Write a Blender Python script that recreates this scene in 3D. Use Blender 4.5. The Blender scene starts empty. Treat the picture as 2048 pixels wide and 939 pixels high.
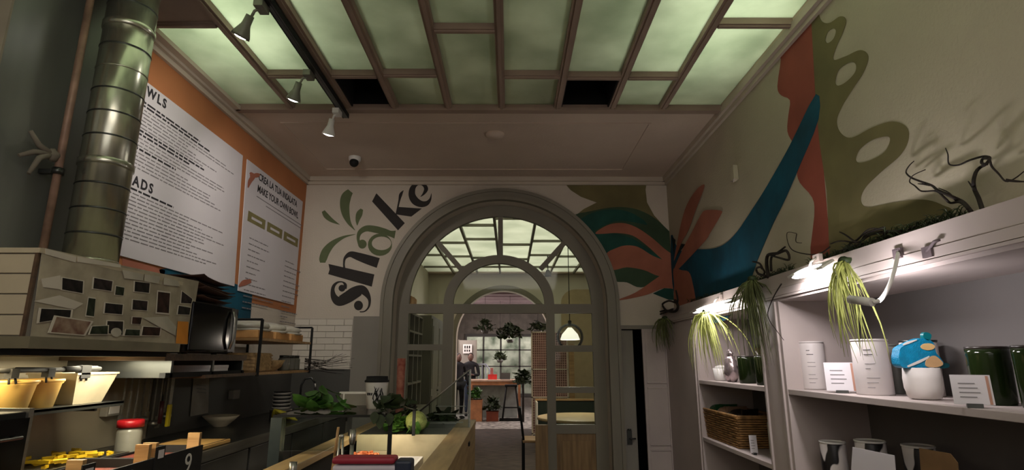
import bpy, bmesh, math, random
from mathutils import Vector, Matrix
from mathutils.geometry import tessellate_polygon
random.seed(7)
R = random.random
C = bpy.context.scene.collection
S = bpy.context.scene
PI = math.pi

# ---------------------------------------------------------------- camera
FPX = 1107.0; PITCH = math.atan(250.5/FPX); YAW = -0.0045; EYE = 1.5
cam = bpy.data.cameras.new('camera'); cam.sensor_width = 36; cam.lens = FPX/2048*36
cam.clip_start = 0.05; cam.clip_end = 100
co = bpy.data.objects.new('camera', cam); C.objects.link(co)
co.location = (0, 0, EYE); co.rotation_euler = (PI/2+PITCH, 0, YAW)
S.camera = co
# ---------------------------------------------------------------- world, exposure
w = bpy.data.worlds.new('world'); S.world = w; w.use_nodes = True
w.node_tree.nodes['Background'].inputs[0].default_value = (.35, .4, .5, 1)
w.node_tree.nodes['Background'].inputs[1].default_value = .25
S.view_settings.view_transform = 'Standard'; S.view_settings.look = 'None'
S.view_settings.exposure = -0.42; S.view_settings.gamma = 1.0
S.view_settings.use_curve_mapping = False
S.cycles.use_denoising = True
S.cycles.max_bounces = 8; S.cycles.transparent_max_bounces = 16
S.cycles.sample_clamp_indirect = 4
# ---------------------------------------------------------------- area lights
def area(name, loc, rot, sx, sy, power, col):
    l = bpy.data.lights.new(name, 'AREA'); l.shape = 'RECTANGLE'; l.size = sx; l.size_y = sy
    l.energy = power; l.color = col
    o = bpy.data.objects.new(name, l); C.objects.link(o); o.location = loc; o.rotation_euler = rot
    return o
# fluorescent tubes in the attic above the skylight glass
area('attic_light_left', (-1.75, 1.9, 4.05), (0, 0, 0), .35, 3.2, 100, (.96, 1, .88))
area('attic_light_right', (1.35, 1.9, 4.05), (0, 0, 0), .35, 3.2, 92, (.96, 1, .88))
area('attic_light_middle', (-.2, 1.2, 4.2), (0, 0, 0), 1.2, 2.6, 14, (.96, 1, .9))
area('rear_attic_light', (.2, 9.6, 4.1), (0, 0, 0), 3.6, 6.4, 390, (1, .98, .9))
# unseen fill lights added behind the camera for ambient light
area('shop_ceiling_fill', (0.0, -.7, 3.35), (0.25, 0, 0), 2.2, 1.2, 60, (1, .90, .82))
area('behind_camera_fill', (0, -2.3, 2.2), (PI/2, 0, 0), 2.6, 1.4, 26, (1, .94, .9))
# added lights, hidden beside the arch, to brighten the far dining room
area('dining_fill_left', (-1.95, 15.2, 2.7), (0, -.9, 0), .6, 2.4, 110, (1, .86, .84))
area('dining_fill_right', (1.9, 15.4, 2.7), (0, .9, 0), .6, 2.4, 110, (1, .86, .84))
area('facade_fill', (-.2, 20.2, 3.6), (.5, 0, 0), 4.4, .8, 260, (1, .95, .9))  # added to light the facade so the far window looks bright

# ---------------------------------------------------------------- projection helpers (real planes in the room)
def ray(px, py):
    u = (px-1024)/FPX; v = (469.5-py)/FPX
    x = u; y = math.cos(PITCH)-v*math.sin(PITCH); z = math.sin(PITCH)+v*math.cos(PITCH)
    c, s = math.cos(YAW), math.sin(YAW)
    return Vector((x*c-y*s, x*s+y*c, z))
def atX(px, py, X): d = ray(px, py); return d*(X/d.x)+Vector((0, 0, EYE))
def atY(px, py, Y): d = ray(px, py); return d*(Y/d.y)+Vector((0, 0, EYE))
def atZ(px, py, Z): d = ray(px, py); return d*((Z-EYE)/d.z)+Vector((0, 0, EYE))

# ---------------------------------------------------------------- materials
def lin(c):
    r = []
    for x in c:
        x = x/255.0
        r.append(x/12.92 if x <= .04045 else ((x+.055)/1.055)**2.4)
    return r
def mat(name, col, rough=.6, metal=0.0, vary=.12, scale=6.0, bump=0.0, bscale=None, stretch=None, emit=None, es=0.0, spec=.4, trans=0.0, col2=None, detail=4):
    m = bpy.data.materials.new(name); m.use_nodes = True
    nt = m.node_tree; b = nt.nodes['Principled BSDF']
    c = lin(col)
    b.inputs['Roughness'].default_value = rough; b.inputs['Metallic'].default_value = metal
    b.inputs['Specular IOR Level'].default_value = spec
    if trans: b.inputs['Transmission Weight'].default_value = trans
    tc = nt.nodes.new('ShaderNodeTexCoord'); mp = nt.nodes.new('ShaderNodeMapping')
    nt.links.new(tc.outputs['Object'], mp.inputs[0])
    if stretch: mp.inputs['Scale'].default_value = stretch
    n = nt.nodes.new('ShaderNodeTexNoise'); n.inputs['Scale'].default_value = scale; n.inputs['Detail'].default_value = detail
    nt.links.new(mp.outputs[0], n.inputs['Vector'])
    r = nt.nodes.new('ShaderNodeValToRGB')
    c2 = lin(col2) if col2 else [x*(1-vary*2) for x in c]
    c1 = c if col2 else [min(1, x*(1+vary)) for x in c]
    r.color_ramp.elements[0].position = .3; r.color_ramp.elements[1].position = .7
    r.color_ramp.elements[0].color = (*c2, 1); r.color_ramp.elements[1].color = (*c1, 1)
    nt.links.new(n.outputs['Fac'], r.inputs[0]); nt.links.new(r.outputs[0], b.inputs['Base Color'])
    if bump:
        n2 = nt.nodes.new('ShaderNodeTexNoise'); n2.inputs['Scale'].default_value = bscale or scale*8
        nt.links.new(mp.outputs[0], n2.inputs['Vector'])
        bp = nt.nodes.new('ShaderNodeBump'); bp.inputs['Strength'].default_value = bump; bp.inputs['Distance'].default_value = .01
        nt.links.new(n2.outputs['Fac'], bp.inputs['Height']); nt.links.new(bp.outputs[0], b.inputs['Normal'])
    if emit:
        b.inputs['Emission Color'].default_value = (*lin(emit), 1); b.inputs['Emission Strength'].default_value = es
    return m
def glass_mat(name, col=(235, 240, 238), alpha=.88):
    m = bpy.data.materials.new(name); m.use_nodes = True; nt = m.node_tree; nt.nodes.clear()
    o = nt.nodes.new('ShaderNodeOutputMaterial'); t = nt.nodes.new('ShaderNodeBsdfTransparent'); t.inputs[0].default_value = (*lin(col), 1)
    g = nt.nodes.new('ShaderNodeBsdfGlossy'); g.inputs['Roughness'].default_value = .04
    f = nt.nodes.new('ShaderNodeFresnel'); f.inputs[0].default_value = 1.22
    x = nt.nodes.new('ShaderNodeMixShader')
    nt.links.new(f.outputs[0], x.inputs[0]); nt.links.new(t.outputs[0], x.inputs[1]); nt.links.new(g.outputs[0], x.inputs[2]); nt.links.new(x.outputs[0], o.inputs[0])
    return m
def frosted(name, col, col2, scale=3.0):
    m = bpy.data.materials.new(name); m.use_nodes = True; nt = m.node_tree; nt.nodes.clear()
    o = nt.nodes.new('ShaderNodeOutputMaterial'); t = nt.nodes.new('ShaderNodeBsdfTranslucent'); d = nt.nodes.new('ShaderNodeBsdfDiffuse')
    tc = nt.nodes.new('ShaderNodeTexCoord'); n = nt.nodes.new('ShaderNodeTexNoise'); n.inputs['Scale'].default_value = scale; n.inputs['Detail'].default_value = 6
    r = nt.nodes.new('ShaderNodeValToRGB'); r.color_ramp.elements[0].color = (*lin(col2), 1); r.color_ramp.elements[1].color = (*lin(col), 1)
    r.color_ramp.elements[0].position = .3; r.color_ramp.elements[1].position = .7
    nt.links.new(tc.outputs['Object'], n.inputs['Vector']); nt.links.new(n.outputs['Fac'], r.inputs[0])
    nt.links.new(r.outputs[0], t.inputs[0]); nt.links.new(r.outputs[0], d.inputs[0])
    x = nt.nodes.new('ShaderNodeMixShader'); x.inputs[0].default_value = .35
    nt.links.new(t.outputs[0], x.inputs[1]); nt.links.new(d.outputs[0], x.inputs[2]); nt.links.new(x.outputs[0], o.inputs[0])
    return m
def wood(name, c1, c2, rough=.5, axis=(1, 12, 12), scale=2.5):
    return mat(name, c1, rough, 0, scale=scale, stretch=axis, col2=c2, bump=.15, bscale=8)
M = {}
M['wall'] = mat('wall_plaster', (196, 186, 172), .9, vary=.05, scale=1.6, bump=.25, bscale=60)
M['wallr'] = mat('mural_wall_plaster', (176, 167, 147), .9, vary=.05, scale=1.3, bump=.25, bscale=60)
M['ceil'] = mat('ceiling_plaster', (200, 182, 166), .9, vary=.06, scale=1.2, bump=.3, bscale=40)
M['cornice'] = mat('cornice_paint', (190, 178, 162), .7, vary=.05, scale=2)
M['bar'] = mat('skylight_bar_paint', (150, 130, 116), .7, vary=.08, scale=3)
M['glass1'] = frosted('frosted_green_glass', (204, 210, 194), (170, 178, 160), 2.6)
M['glass2'] = frosted('frosted_pale_glass', (226, 224, 214), (204, 204, 192), 2.0)
M['black'] = mat('black_void', (12, 12, 12), .8, vary=.05)
M['greypaint'] = mat('grey_green_woodwork', (122, 116, 102), .5, vary=.08, scale=2, stretch=(1, 1, .4))
M['greywall'] = mat('grey_dado_paint', (134, 129, 120), .8, vary=.05, scale=2)
M['creamw'] = mat('cream_wall', (206, 198, 182), .9, vary=.05, scale=1)
M['tile'] = mat('white_glazed_tile', (205, 198, 186), .3, vary=.05, scale=3)
M['grout'] = mat('tile_grout', (174, 167, 156), .9)
M['slate'] = mat('dark_grey_splashback', (80, 79, 75), .45, vary=.12, scale=1.5)
M['steel'] = mat('brushed_steel', (150, 148, 142), .35, .9, vary=.1, scale=3, stretch=(1, 1, 14))
M['darksteel'] = mat('dark_brushed_steel', (84, 86, 84), .32, .85, vary=.15, scale=3)
M['galv'] = mat('galvanised_duct', (190, 190, 174), .26, .88, vary=.12, scale=5, stretch=(3, 3, 1))
M['casing'] = mat('grey_chimney_casing', (124, 126, 122), .38, .45, vary=.15, scale=1.4, stretch=(2, 2, .5))
M['casefront'] = mat('chimney_front_plaster', (150, 140, 126), .8, vary=.1, scale=2)
M['copper'] = mat('copper_pipe', (150, 120, 104), .5, .2, vary=.2, scale=10)
M['orange'] = mat('orange_wall_paint', (176, 114, 72), .85, vary=.08, scale=1.5)
M['coral'] = mat('coral_wall_paint', (164, 102, 82), .85, vary=.12, scale=3)
M['red'] = mat('brick_red_wall_paint', (150, 76, 62), .85, vary=.12, scale=3)
M['teal'] = mat('dark_teal_wall_paint', (26, 76, 66), .8, vary=.2, scale=4)
M['greenedge'] = mat('deep_green_wall_paint', (56, 78, 56), .8, vary=.15, scale=4)
M['blue'] = mat('petrol_blue_wall_paint', (0, 74, 96), .8, vary=.2, scale=4)
M['navy'] = mat('midnight_wall_paint', (14, 34, 36), .8)
M['olive'] = mat('olive_wall_paint', (112, 104, 68), .85, vary=.15, scale=2.2)
M['ink'] = mat('charcoal_letter_paint', (46, 42, 40), .8, vary=.06)
M['sage'] = mat('sage_letter_paint', (92, 102, 70), .8, vary=.06)
M['white'] = mat('white_gloss', (215, 212, 208), .4, vary=.03)
M['paper'] = mat('printed_white_paper', (205, 200, 204), .8, vary=.03, scale=2)
M['textgrey'] = mat('small_print_grey', (128, 124, 126), .9)
M['textdark'] = mat('bold_print', (44, 42, 46), .9)
M['oliveprint'] = mat('olive_print', (128, 120, 78), .9)
M['floor'] = mat('dark_wood_floor', (88, 78, 70), .5, scale=2.4, col2=(24, 22, 21), stretch=(2.2, 5, 1), bump=.1, spec=.25)
M['floorlight'] = mat('patterned_pale_tile', (186, 180, 172), .5, scale=9, col2=(64, 62, 62), detail=2)
M['unit'] = mat('lilac_white_shelving_paint', (176, 164, 160), .6, vary=.05, scale=2, bump=.08)
M['unitback'] = mat('grey_shelf_back', (98, 94, 92), .7, vary=.06, scale=2)
M['pane'] = glass_mat('clear_window_glass')
M['lamp'] = mat('lit_lamp_face', (255, 255, 250), .4, emit=(255, 246, 240), es=26)
M['lampwarm'] = mat('warm_lit_tube', (255, 230, 170), .4, emit=(255, 214, 120), es=9)
M['plantdark'] = mat('dark_leaf', (44, 58, 30), .6, vary=.3, scale=12)
M['plant'] = mat('mid_green_leaf', (62, 100, 38), .5, vary=.3, scale=12)
M['airplant'] = mat('pale_yellow_green_strands', (168, 174, 96), .6, vary=.2, scale=14)
M['twig'] = mat('dark_driftwood', (38, 30, 24), .9, vary=.3, scale=20)
M['wood'] = wood('pale_oak', (176, 140, 94), (140, 106, 68))
M['woodv'] = wood('vertical_grain_wood', (146, 118, 80), (112, 88, 58), axis=(12, 12, 1))
M['darkwood'] = wood('dark_shelf_wood', (96, 74, 54), (66, 50, 38))

# ---------------------------------------------------------------- mesh builder
class MB:
    def __init__(s): s.v = []; s.f = []; s.sm = []
    def add(s, vs, fs, smooth=False):
        n = len(s.v); s.v += [tuple(v) for v in vs]; s.f += [tuple(n+i for i in f) for f in fs]; s.sm += [smooth]*len(fs); return s
    def box(s, x0, x1, y0, y1, z0, z1, rot=None):
        vs = [Vector((x, y, z)) for z in (z0, z1) for y in (y0, y1) for x in (x0, x1)]
        if rot is not None: vs = [rot @ v for v in vs]
        return s.add(vs, [(0, 2, 3, 1), (4, 5, 7, 6), (0, 1, 5, 4), (2, 6, 7, 3), (0, 4, 6, 2), (1, 3, 7, 5)])
    def cbox(s, c, d, rot=None):
        if rot is None: return s.box(c[0]-d[0]/2, c[0]+d[0]/2, c[1]-d[1]/2, c[1]+d[1]/2, c[2]-d[2]/2, c[2]+d[2]/2)
        m = Matrix.Translation(c) @ rot.to_4x4(); return s.box(-d[0]/2, d[0]/2, -d[1]/2, d[1]/2, -d[2]/2, d[2]/2, m)
    def quad(s, p, t):                       # quad (4 points) thickened along its normal
        p = [Vector(q) for q in p]; n = (p[1]-p[0]).cross(p[3]-p[0]).normalized()*t
        return s.add(p+[q+n for q in p], [(3, 2, 1, 0), (4, 5, 6, 7), (0, 1, 5, 4), (1, 2, 6, 5), (2, 3, 7, 6), (3, 0, 4, 7)])
    def lathe(s, prof, n=20, c=(0, 0, 0), cap=True, smooth=True):
        vs = []; fs = []
        for r, z in prof:
            for k in range(n):
                a = 2*PI*k/n; vs.append((c[0]+r*math.cos(a), c[1]+r*math.sin(a), c[2]+z))
        for i in range(len(prof)-1):
            for k in range(n): fs.append((i*n+k, i*n+(k+1) % n, (i+1)*n+(k+1) % n, (i+1)*n+k))
        s.add(vs, fs, smooth)
        if cap:
            m = len(s.v)-len(vs)
            s.f.append(tuple(m+k for k in reversed(range(n)))); s.sm.append(False)
            s.f.append(tuple(m+(len(prof)-1)*n+k for k in range(n))); s.sm.append(False)
        return s
    def tube(s, pts, rad, n=8, smooth=True):
        pts = [Vector(p) for p in pts]; m = len(pts)
        if not hasattr(rad, '__len__'): rad = [rad]*m
        vs = []; fs = []; up = None
        for i, p in enumerate(pts):
            t = (pts[min(i+1, m-1)]-pts[max(i-1, 0)]).normalized()
            if up is None: up = Vector((0, 0, 1)) if abs(t.z) < .9 else Vector((1, 0, 0))
            a = t.cross(up).normalized(); up = a.cross(t).normalized()
            for k in range(n):
                an = 2*PI*k/n; vs.append(p+(a*math.cos(an)+up*math.sin(an))*rad[i])
        for i in range(m-1):
            for k in range(n): fs.append((i*n+k, i*n+(k+1) % n, (i+1)*n+(k+1) % n, (i+1)*n+k))
        s.add(vs, fs, smooth); b = len(s.v)-len(vs)
        s.f.append(tuple(b+k for k in reversed(range(n)))); s.f.append(tuple(b+(m-1)*n+k for k in range(n))); s.sm += [False, False]
        return s
    def blob(s, c, r, n=12, m=8, rot=None, wob=0.0):
        vs = []; fs = []
        if not hasattr(r, '__len__'): r = (r, r, r)
        for i in range(m+1):
            th = PI*i/m
            for k in range(n):
                a = 2*PI*k/n; q = 1+(R()-.5)*wob
                v = Vector((r[0]*math.sin(th)*math.cos(a)*q, r[1]*math.sin(th)*math.sin(a)*q, -r[2]*math.cos(th)*q))
                if rot is not None: v = rot @ v
                vs.append(v+Vector(c))
        for i in range(m):
            for k in range(n): fs.append((i*n+k, i*n+(k+1) % n, (i+1)*n+(k+1) % n, (i+1)*n+k))
        return s.add(vs, fs, True)
    def prism(s, loops, to3, thick):         # loops: 2-D outlines (first outer, rest holes); to3(p) -> point on plane ; thick: offset vector
        L = [[Vector((p[0], p[1], 0)) for p in l] for l in loops]
        tri = tessellate_polygon(L); flat = [p for l in loops for p in l]; n = len(flat)
        a = [Vector(to3(p)) for p in flat]; T = Vector(thick); b = [q+T for q in a]
        fs = []
        for t in tri:
            nn = (b[t[1]]-b[t[0]]).cross(b[t[2]]-b[t[0]])
            t = tuple(t) if nn.dot(T) > 0 else tuple(reversed(t))
            fs.append(tuple(n+i for i in t)); fs.append(tuple(reversed(t)))
        k = 0
        for l in loops:
            m = len(l)
            for i in range(m): fs.append((k+i, k+(i+1) % m, n+k+(i+1) % m, n+k+i))
            k += m
        return s.add(a+b, fs)
    def build(s, name, m, parent=None, world=False, kind=None, bevel=0.0):
        vs = s.v
        if world and parent is not None:
            q = Vector((0, 0, 0)); p = parent
            while p is not None: q = q+Vector(p.location); p = p.parent
            vs = [tuple(Vector(v)-q) for v in vs]
        me = bpy.data.meshes.new(name); me.from_pydata(vs, [], s.f); me.update()
        for i, p in enumerate(me.polygons): p.use_smooth = s.sm[i]
        me.materials.append(m)
        o = bpy.data.objects.new(name, me); C.objects.link(o)
        if parent is not None: o.parent = parent
        if kind: o['kind'] = kind
        if bevel:
            bv = o.modifiers.new('bevel', 'BEVEL'); bv.width = bevel; bv.segments = 2; bv.limit_method = 'ANGLE'
        return o
def tag(o, label, cat, group=None, kind=None):
    o['label'] = label; o['category'] = cat
    if group: o['group'] = group
    if kind: o['kind'] = kind
    return o
def thing(name, label, cat, loc=(0, 0, 0), rz=0, group=None):
    o = bpy.data.objects.new(name, None); C.objects.link(o); o.location = loc; o.rotation_euler = (0, 0, rz); o.empty_display_size = .05
    return tag(o, label, cat, group)
def struct(name, mb, m, parent=None, **k): return mb.build(name, m, parent, kind=None if parent else 'structure', **k)
def dup(root, loc, rz=None, label=None):
    r = root.copy(); C.objects.link(r); r.location = loc
    if rz is not None: r.rotation_euler = (0, 0, rz)
    if label: r['label'] = label
    for ch in list(root.children):
        c = ch.copy(); C.objects.link(c); c.parent = r
        for g in list(ch.children): d = g.copy(); C.objects.link(d); d.parent = c
    return r
def smooth(pts, n=5, closed=True):
    out = []; m = len(pts)
    for i in range(m if closed else m-1):
        g = (lambda j: pts[j % m]) if closed else (lambda j: pts[max(0, min(m-1, j))])
        p0, p1, p2, p3 = g(i-1), g(i), g(i+1), g(i+2)
        for k in range(n):
            t = k/n; out.append(tuple(.5*((2*b)+(-a+c)*t+(2*a-5*b+4*c-d)*t*t+(-a+3*b-3*c+d)*t**3) for a, b, c, d in zip(p0, p1, p2, p3)))
    if not closed: out.append(tuple(pts[-1]))
    return out
def ribbon(pts, n=6):                         # (x,y,w) centre line -> outline
    q = smooth(pts, n, False); L = []; Rr = []
    for i, p in enumerate(q):
        a = q[max(0, i-1)]; b = q[min(len(q)-1, i+1)]; dx, dy = b[0]-a[0], b[1]-a[1]; l = math.hypot(dx, dy) or 1
        w = max(.6, p[2]/2); L.append((p[0]-dy/l*w, p[1]+dx/l*w)); Rr.append((p[0]+dy/l*w, p[1]-dx/l*w))
    return L+Rr[::-1]
def circ(x, y, rx, ry=None, n=24, rot=0):
    ry = ry or rx; c, s = math.cos(rot), math.sin(rot)
    return [(x+rx*math.cos(t)*c-ry*math.sin(t)*s, y+rx*math.cos(t)*s+ry*math.sin(t)*c) for t in [2*PI*i/n for i in range(n)]]

# ================================================================ THE SHELL
XL, XR, YB, ZC = -2.26, 1.75, 5.9, 3.489
SKY0 = 4.137
XF, XBK = 1.63, 2.10
ACX, ARO, AZC = -.10, 1.26, 2.09
struct('floor', MB().box(-4, 5, -2.8, 13.1, -.1, 0), M['floor'])
struct('floor_dining', MB().box(-4, 5, 13.1, 22, -.1, 0), M['floorlight'])
struct('wall_street', MB().box(-5, 5, 21.8, 22, 0, 4.5), mat('street_facade', (190, 182, 168), .9, scale=2.2, col2=(62, 70, 54), detail=6))
struct('ceiling', MB().box(XL-.2, XR+.5, SKY0, YB+.3, ZC, ZC+.12).box(XL-.2, XR+.5, -2.8, -1.2, ZC, ZC+.12).box(XL-.2, XL+.06, -1.2, SKY0, ZC, ZC+.12).box(XR-.04, XR+.5, -1.2, SKY0, ZC, ZC+.12), M['ceil'])
struct('ceiling_attic', MB().box(XL-.2, XR+.5, -1.3, SKY0+.2, 4.7, 4.8).box(XL-.3, XL-.2, -1.3, SKY0+.2, ZC, 4.8).box(XR+.5, XR+.6, -1.3, SKY0+.2, ZC, 4.8).box(XL-.2, XR+.5, SKY0+.1, SKY0+.2, ZC+.1, 4.8).box(XL-.2, XR+.5, -1.3, -1.2, ZC+.1, 4.8), M['ceil'])
struct('wall_left', MB().box(XL-.2, XL, -2.8, YB, 0, ZC), M['wall'])
struct('wall_right', MB().box(XR, XR+.5, -2.8, YB, 1.87, ZC).box(XBK, XBK+.15, -2.8, YB, 0, 1.87), M['wallr'])
struct('wall_front', MB().box(XL-.2, XR+.5, -3.0, -2.8, 0, ZC), M['wall'])
# back wall with arch and cupboard opening
def archpts(r, cx, zc, zb, n=40, sz=1.0):
    return [(cx-r, zb)]+[(cx-r*math.cos(PI*i/n), zc+r*sz*math.sin(PI*i/n)) for i in range(n+1)]+[(cx+r, zb)]
outer = [(-2.9, 0), (-2.9, ZC+.1)] + [(4.5, ZC+.1), (4.5, 0), (1.72, 0), (1.72, 1.83), (1.17, 1.83), (1.17, 0)]
inn = archpts(1.13, ACX, AZC, 0)
loop = [(-2.9, ZC+.1), (4.5, ZC+.1), (4.5, 0), (1.72, 0), (1.72, 1.83), (1.17, 1.83), (1.17, 0)] + inn[::-1] + [(-2.9, 0)]
struct('wall_back', MB().prism([loop], lambda p: (p[0], YB, p[1]), (0, .28, 0)), M['wall'])
wb = bpy.data.objects['wall_back']
def band(ri, ro, y0, y1, zb, n=48, cx=ACX, zc=AZC, sz=1.0):
    a = archpts(ri, cx, zc, zb, n, sz); b = archpts(ro, cx, zc, zb, n, sz*1.0)
    return MB().prism([b+a[::-1]], lambda p: (p[0], y1, p[1]), (0, y0-y1, 0))
tr = struct('trim_1', band(1.13, ARO, YB-.05, YB, 0), M['greypaint'])
band(1.13, 1.17, YB-.075, YB-.05, 0).build('inner_moulding', M['greypaint'], tr)
band(1.225, ARO, YB-.065, YB-.05, 0).build('outer_moulding', M['greypaint'], tr)
# grey dado beside the arch, dark splashback strip
a = atY(708, 632, YB-.02); b_ = atY(768, 800, YB-.02)
struct('trim_2', MB().box(a.x, ACX-ARO, YB-.03, YB, .5, a.z), M['greywall'])
struct('trim_3', MB().box(XL, a.x, YB-.02, YB, .9, 1.41).box(XL, XL+.02, 3.62, YB, 1.0, 1.42), M['slate'])
# white brick tiles, left end of back wall
tw = struct('wall_tiles', MB().box(XL, a.x-.005, YB-.006, YB, 1.41, 1.93), M['grout'])
tl = MB().box(-.088, .088, -.008, 0, 0, .058); tme = None
z = 1.413; row = 0
while z < 1.90:
    x = a.x-.01-(.09 if row % 2 else 0); first = True
    while x > XL+.02:
        x0 = max(XL+.005, x-.182); wdt = (x-x0-.006)
        if first and row % 2: pass
        if tme is None: o = tl.build('tile', M['tile'], tw); tme = o.data
        else: o = bpy.data.objects.new('tile', tme); C.objects.link(o); o.parent = tw
        o.location = (x0+wdt/2, YB-.006, z); o.scale = (max(.05, wdt)/.176, 1, 1)
        x = x0
    if row % 2:
        o = bpy.data.objects.new('tile', tme); C.objects.link(o); o.parent = tw; o.location = (a.x-.01-.042, YB-.006, z); o.scale = (.084/.176, 1, 1)
    z += .064; row += 1
# cornices
struct('trim_4', MB().box(XL, XL+.05, 2.4, YB, ZC-.05, ZC).box(XL, XL+.025, 2.4, YB, ZC-.085, ZC-.05).box(XL, XL+.10, 2.4, SKY0, ZC-.03, ZC), M['cornice'])
struct('trim_5', MB().box(XR-.05, XR, -1, YB, ZC-.05, ZC).box(XR-.025, XR, -1, YB, ZC-.085, ZC-.05), M['cornice'])
struct('trim_6', MB().box(XL, XR, YB-.05, YB, ZC-.05, ZC).box(XL, XR, YB-.025, YB, ZC-.085, ZC-.05), M['cornice'])
struct('trim_7', MB().box(XL+.06, XR-.04, SKY0-.02, SKY0+.045, ZC-.03, ZC+.02), M['bar'])
struct('trim_8', MB().box(-1.95, 1.2, 4.42, 4.436, ZC-.008, ZC).box(-1.95, 1.2, 5.6, 5.616, ZC-.008, ZC).box(-1.966, -1.95, 4.42, 5.616, ZC-.008, ZC).box(1.2, 1.216, 4.42, 5.616, ZC-.008, ZC), M['ceil'])

# ---------------------------------------------------------------- skylight (front room)
sky = thing('skylight', 'large backlit ceiling of green frosted glass panes in pinkish bars', 'skylight', (0, 0, ZC))
bx = [atZ(px, 214, ZC).x for px in (585, 690, 790, 897, 1003, 1115, 1224, 1326)]
bx[1] += .03
XS0, XS1 = XL+.06, XR-.04
edges = [XS0]+bx+[XS1]
def bar(x0, x1, y0, y1): return MB().box(x0, x1, y0, y1, -.012, .05).box((x0+x1)/2-.012 if x1-x0 < y1-y0 else x0, (x0+x1)/2+.012 if x1-x0 < y1-y0 else x1, (y0+y1)/2-.012 if x1-x0 > y1-y0 else y0, (y0+y1)/2+.012 if x1-x0 > y1-y0 else y1, -.024, -.012)
for x in bx: bar(x-.028, x+.028, -1.2, SKY0).build('bar', M['bar'], sky)
cross = {0: 3.0, 1: 3.615, 2: 3.615, 3: 3.6, 4: 3.05, 5: 3.615, 6: 3.63, 7: 3.63, 8: 2.99}
hatches = []
for i in range(9):
    x0, x1 = edges[i], edges[i+1]; a0 = x0+(.028 if i else 0); a1 = x1-(.028 if i < 8 else 0)
    ys = [-1.2, .3, 1.7 if i % 2 else 1.4, cross[i], SKY0]
    for k in range(4):
        if k: bar(a0, a1, ys[k]-.022, ys[k]+.022).build('bar', M['bar'], sky)
        y0, y1 = ys[k]+.0, ys[k+1]
        if i in (2, 6) and k == 3: hatches.append((a0, a1, y0+.022, y1)); continue
        if i == 0 and k == 2: continue
        MB().box(a0, a1, y0, y1, .03, .036).build('glass_panel', M['glass1'], sky)
MB().box(XS0, bx[0]-.028, 1.4, 2.98, .0, .02).build('blank_panel', M['bar'], sky)
for i, (x0, x1, y0, y1) in enumerate(hatches):
    h = thing('ceiling_hatch', ['open black ceiling hatch beside the spotlight rail', 'open black ceiling hatch above the right half of the arch'][i], 'hatch', ((x0+x1)/2, (y0+y1)/2, ZC))
    dx, dy = (x1-x0)/2, (y1-y0)/2
    MB().box(-dx, dx, -dy, dy, .30, .32).box(-dx, -dx+.01, -dy, dy, 0, .3).box(dx-.01, dx, -dy, dy, 0, .3).box(-dx, dx, -dy, -dy+.01, 0, .3).box(-dx, dx, dy-.01, dy, 0, .3).build('dark_box', M['black'], h)
    MB().lathe([(.10, .0), (.108, -.012), (.095, -.02), (.085, -.004)], 28, (0, -.06, .19), cap=False).build('ring', M['darksteel'], h)
    MB().lathe([(.085, .0), (.085, .09)], 24, (0, -.06, .19)).build('speaker_drum', M['black'], h)

# ---------------------------------------------------------------- arched window (frame in the opening)
YF = 6.10
aw = struct('window_1', band(1.0, 1.13, YF-.03, YF+.03, 0), M['greypaint'])
MB().box(ACX-1.0, ACX+1.0, YF-.035, YF+.035, 2.0, 2.10).build('transom', M['greypaint'], aw)
ib = band(.50, .605, YF-.035, YF+.035, 2.10, 32, -.116, 2.10, .90); ib.build('inner_arch', M['greypaint'], aw)
def spoke(p, q, wd=.05):
    p = Vector((p[0], 0, p[1])); q = Vector((q[0], 0, q[1])); d = (q-p); n = Vector((-d.z, 0, d.x)).normalized()*wd/2; Y = Vector((0, YF-.025, 0)); t = Vector((0, .05, 0))
    vs = [p+n+Y, q+n+Y, q-n+Y, p-n+Y]; return MB().add(vs+[v+t for v in vs], [(0, 1, 2, 3), (7, 6, 5, 4), (0, 4, 5, 1), (1, 5, 6, 2), (2, 6, 7, 3), (3, 7, 4, 0)])
for p, q in (((924, 540), (870, 478)), ((1001, 512), (1001, 425)), ((1081, 538), (1137, 476))):
    P = atY(*p, YF); Q = atY(*q, YF); spoke((P.x, P.z), (Q.x, Q.z), .055).build('glazing_bar', M['greypaint'], aw)
XM0, XM1, XM2, XM3 = -.722, -.61, .40, .49
MB().box(XM0, XM1, YF-.035, YF+.035, 0, 2.0).build('mullion', M['greypaint'], aw)
MB().box(XM2, XM3, YF-.035, YF+.035, 0, 2.0).build('mullion', M['greypaint'], aw)
def hz(py): return atY(1024, py, YF).z
for x0, x1, py0, py1 in ((-1.1, XM0, 688, 700), (XM3, .9, 690, 703), (XM3, .9, 773, 785), (XM3, .9, 848, 866), (-1.1, XM0, 866, 884)):
    MB().box(x0, x1, YF-.025, YF+.025, hz(py1), hz(py0)).build('glazing_bar', M['greypaint'], aw)
MB().box(XM3, .9, YF-.012, YF+.012, .1, hz(866)).box(XM3+.06, .84, YF-.022, YF-.012, .2, hz(880)).build('wood_panel', M['woodv'], aw)
MB().box(-1.1, XM0, YF-.012, YF+.012, .1, hz(884)).build('wood_panel', M['woodv'], aw)
for x0, x1, z0, z1 in ((-1.1, XM0, hz(866), 1.62), (-1.1, XM0, 1.62, 2.0), (XM3, .9, hz(848), hz(785)), (XM3, .9, hz(773), hz(703)), (XM3, .9, hz(690), 2.0)):
    MB().box(x0, x1, YF-.003, YF+.003, z0, z1).build('pane', M['pane'], aw)
fan = [(-1.0, 2.10)]+[(ACX-1.0*math.cos(PI*i/36)-ACX*0, 2.10+1.0*math.sin(PI*i/36)) for i in range(37)]
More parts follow.
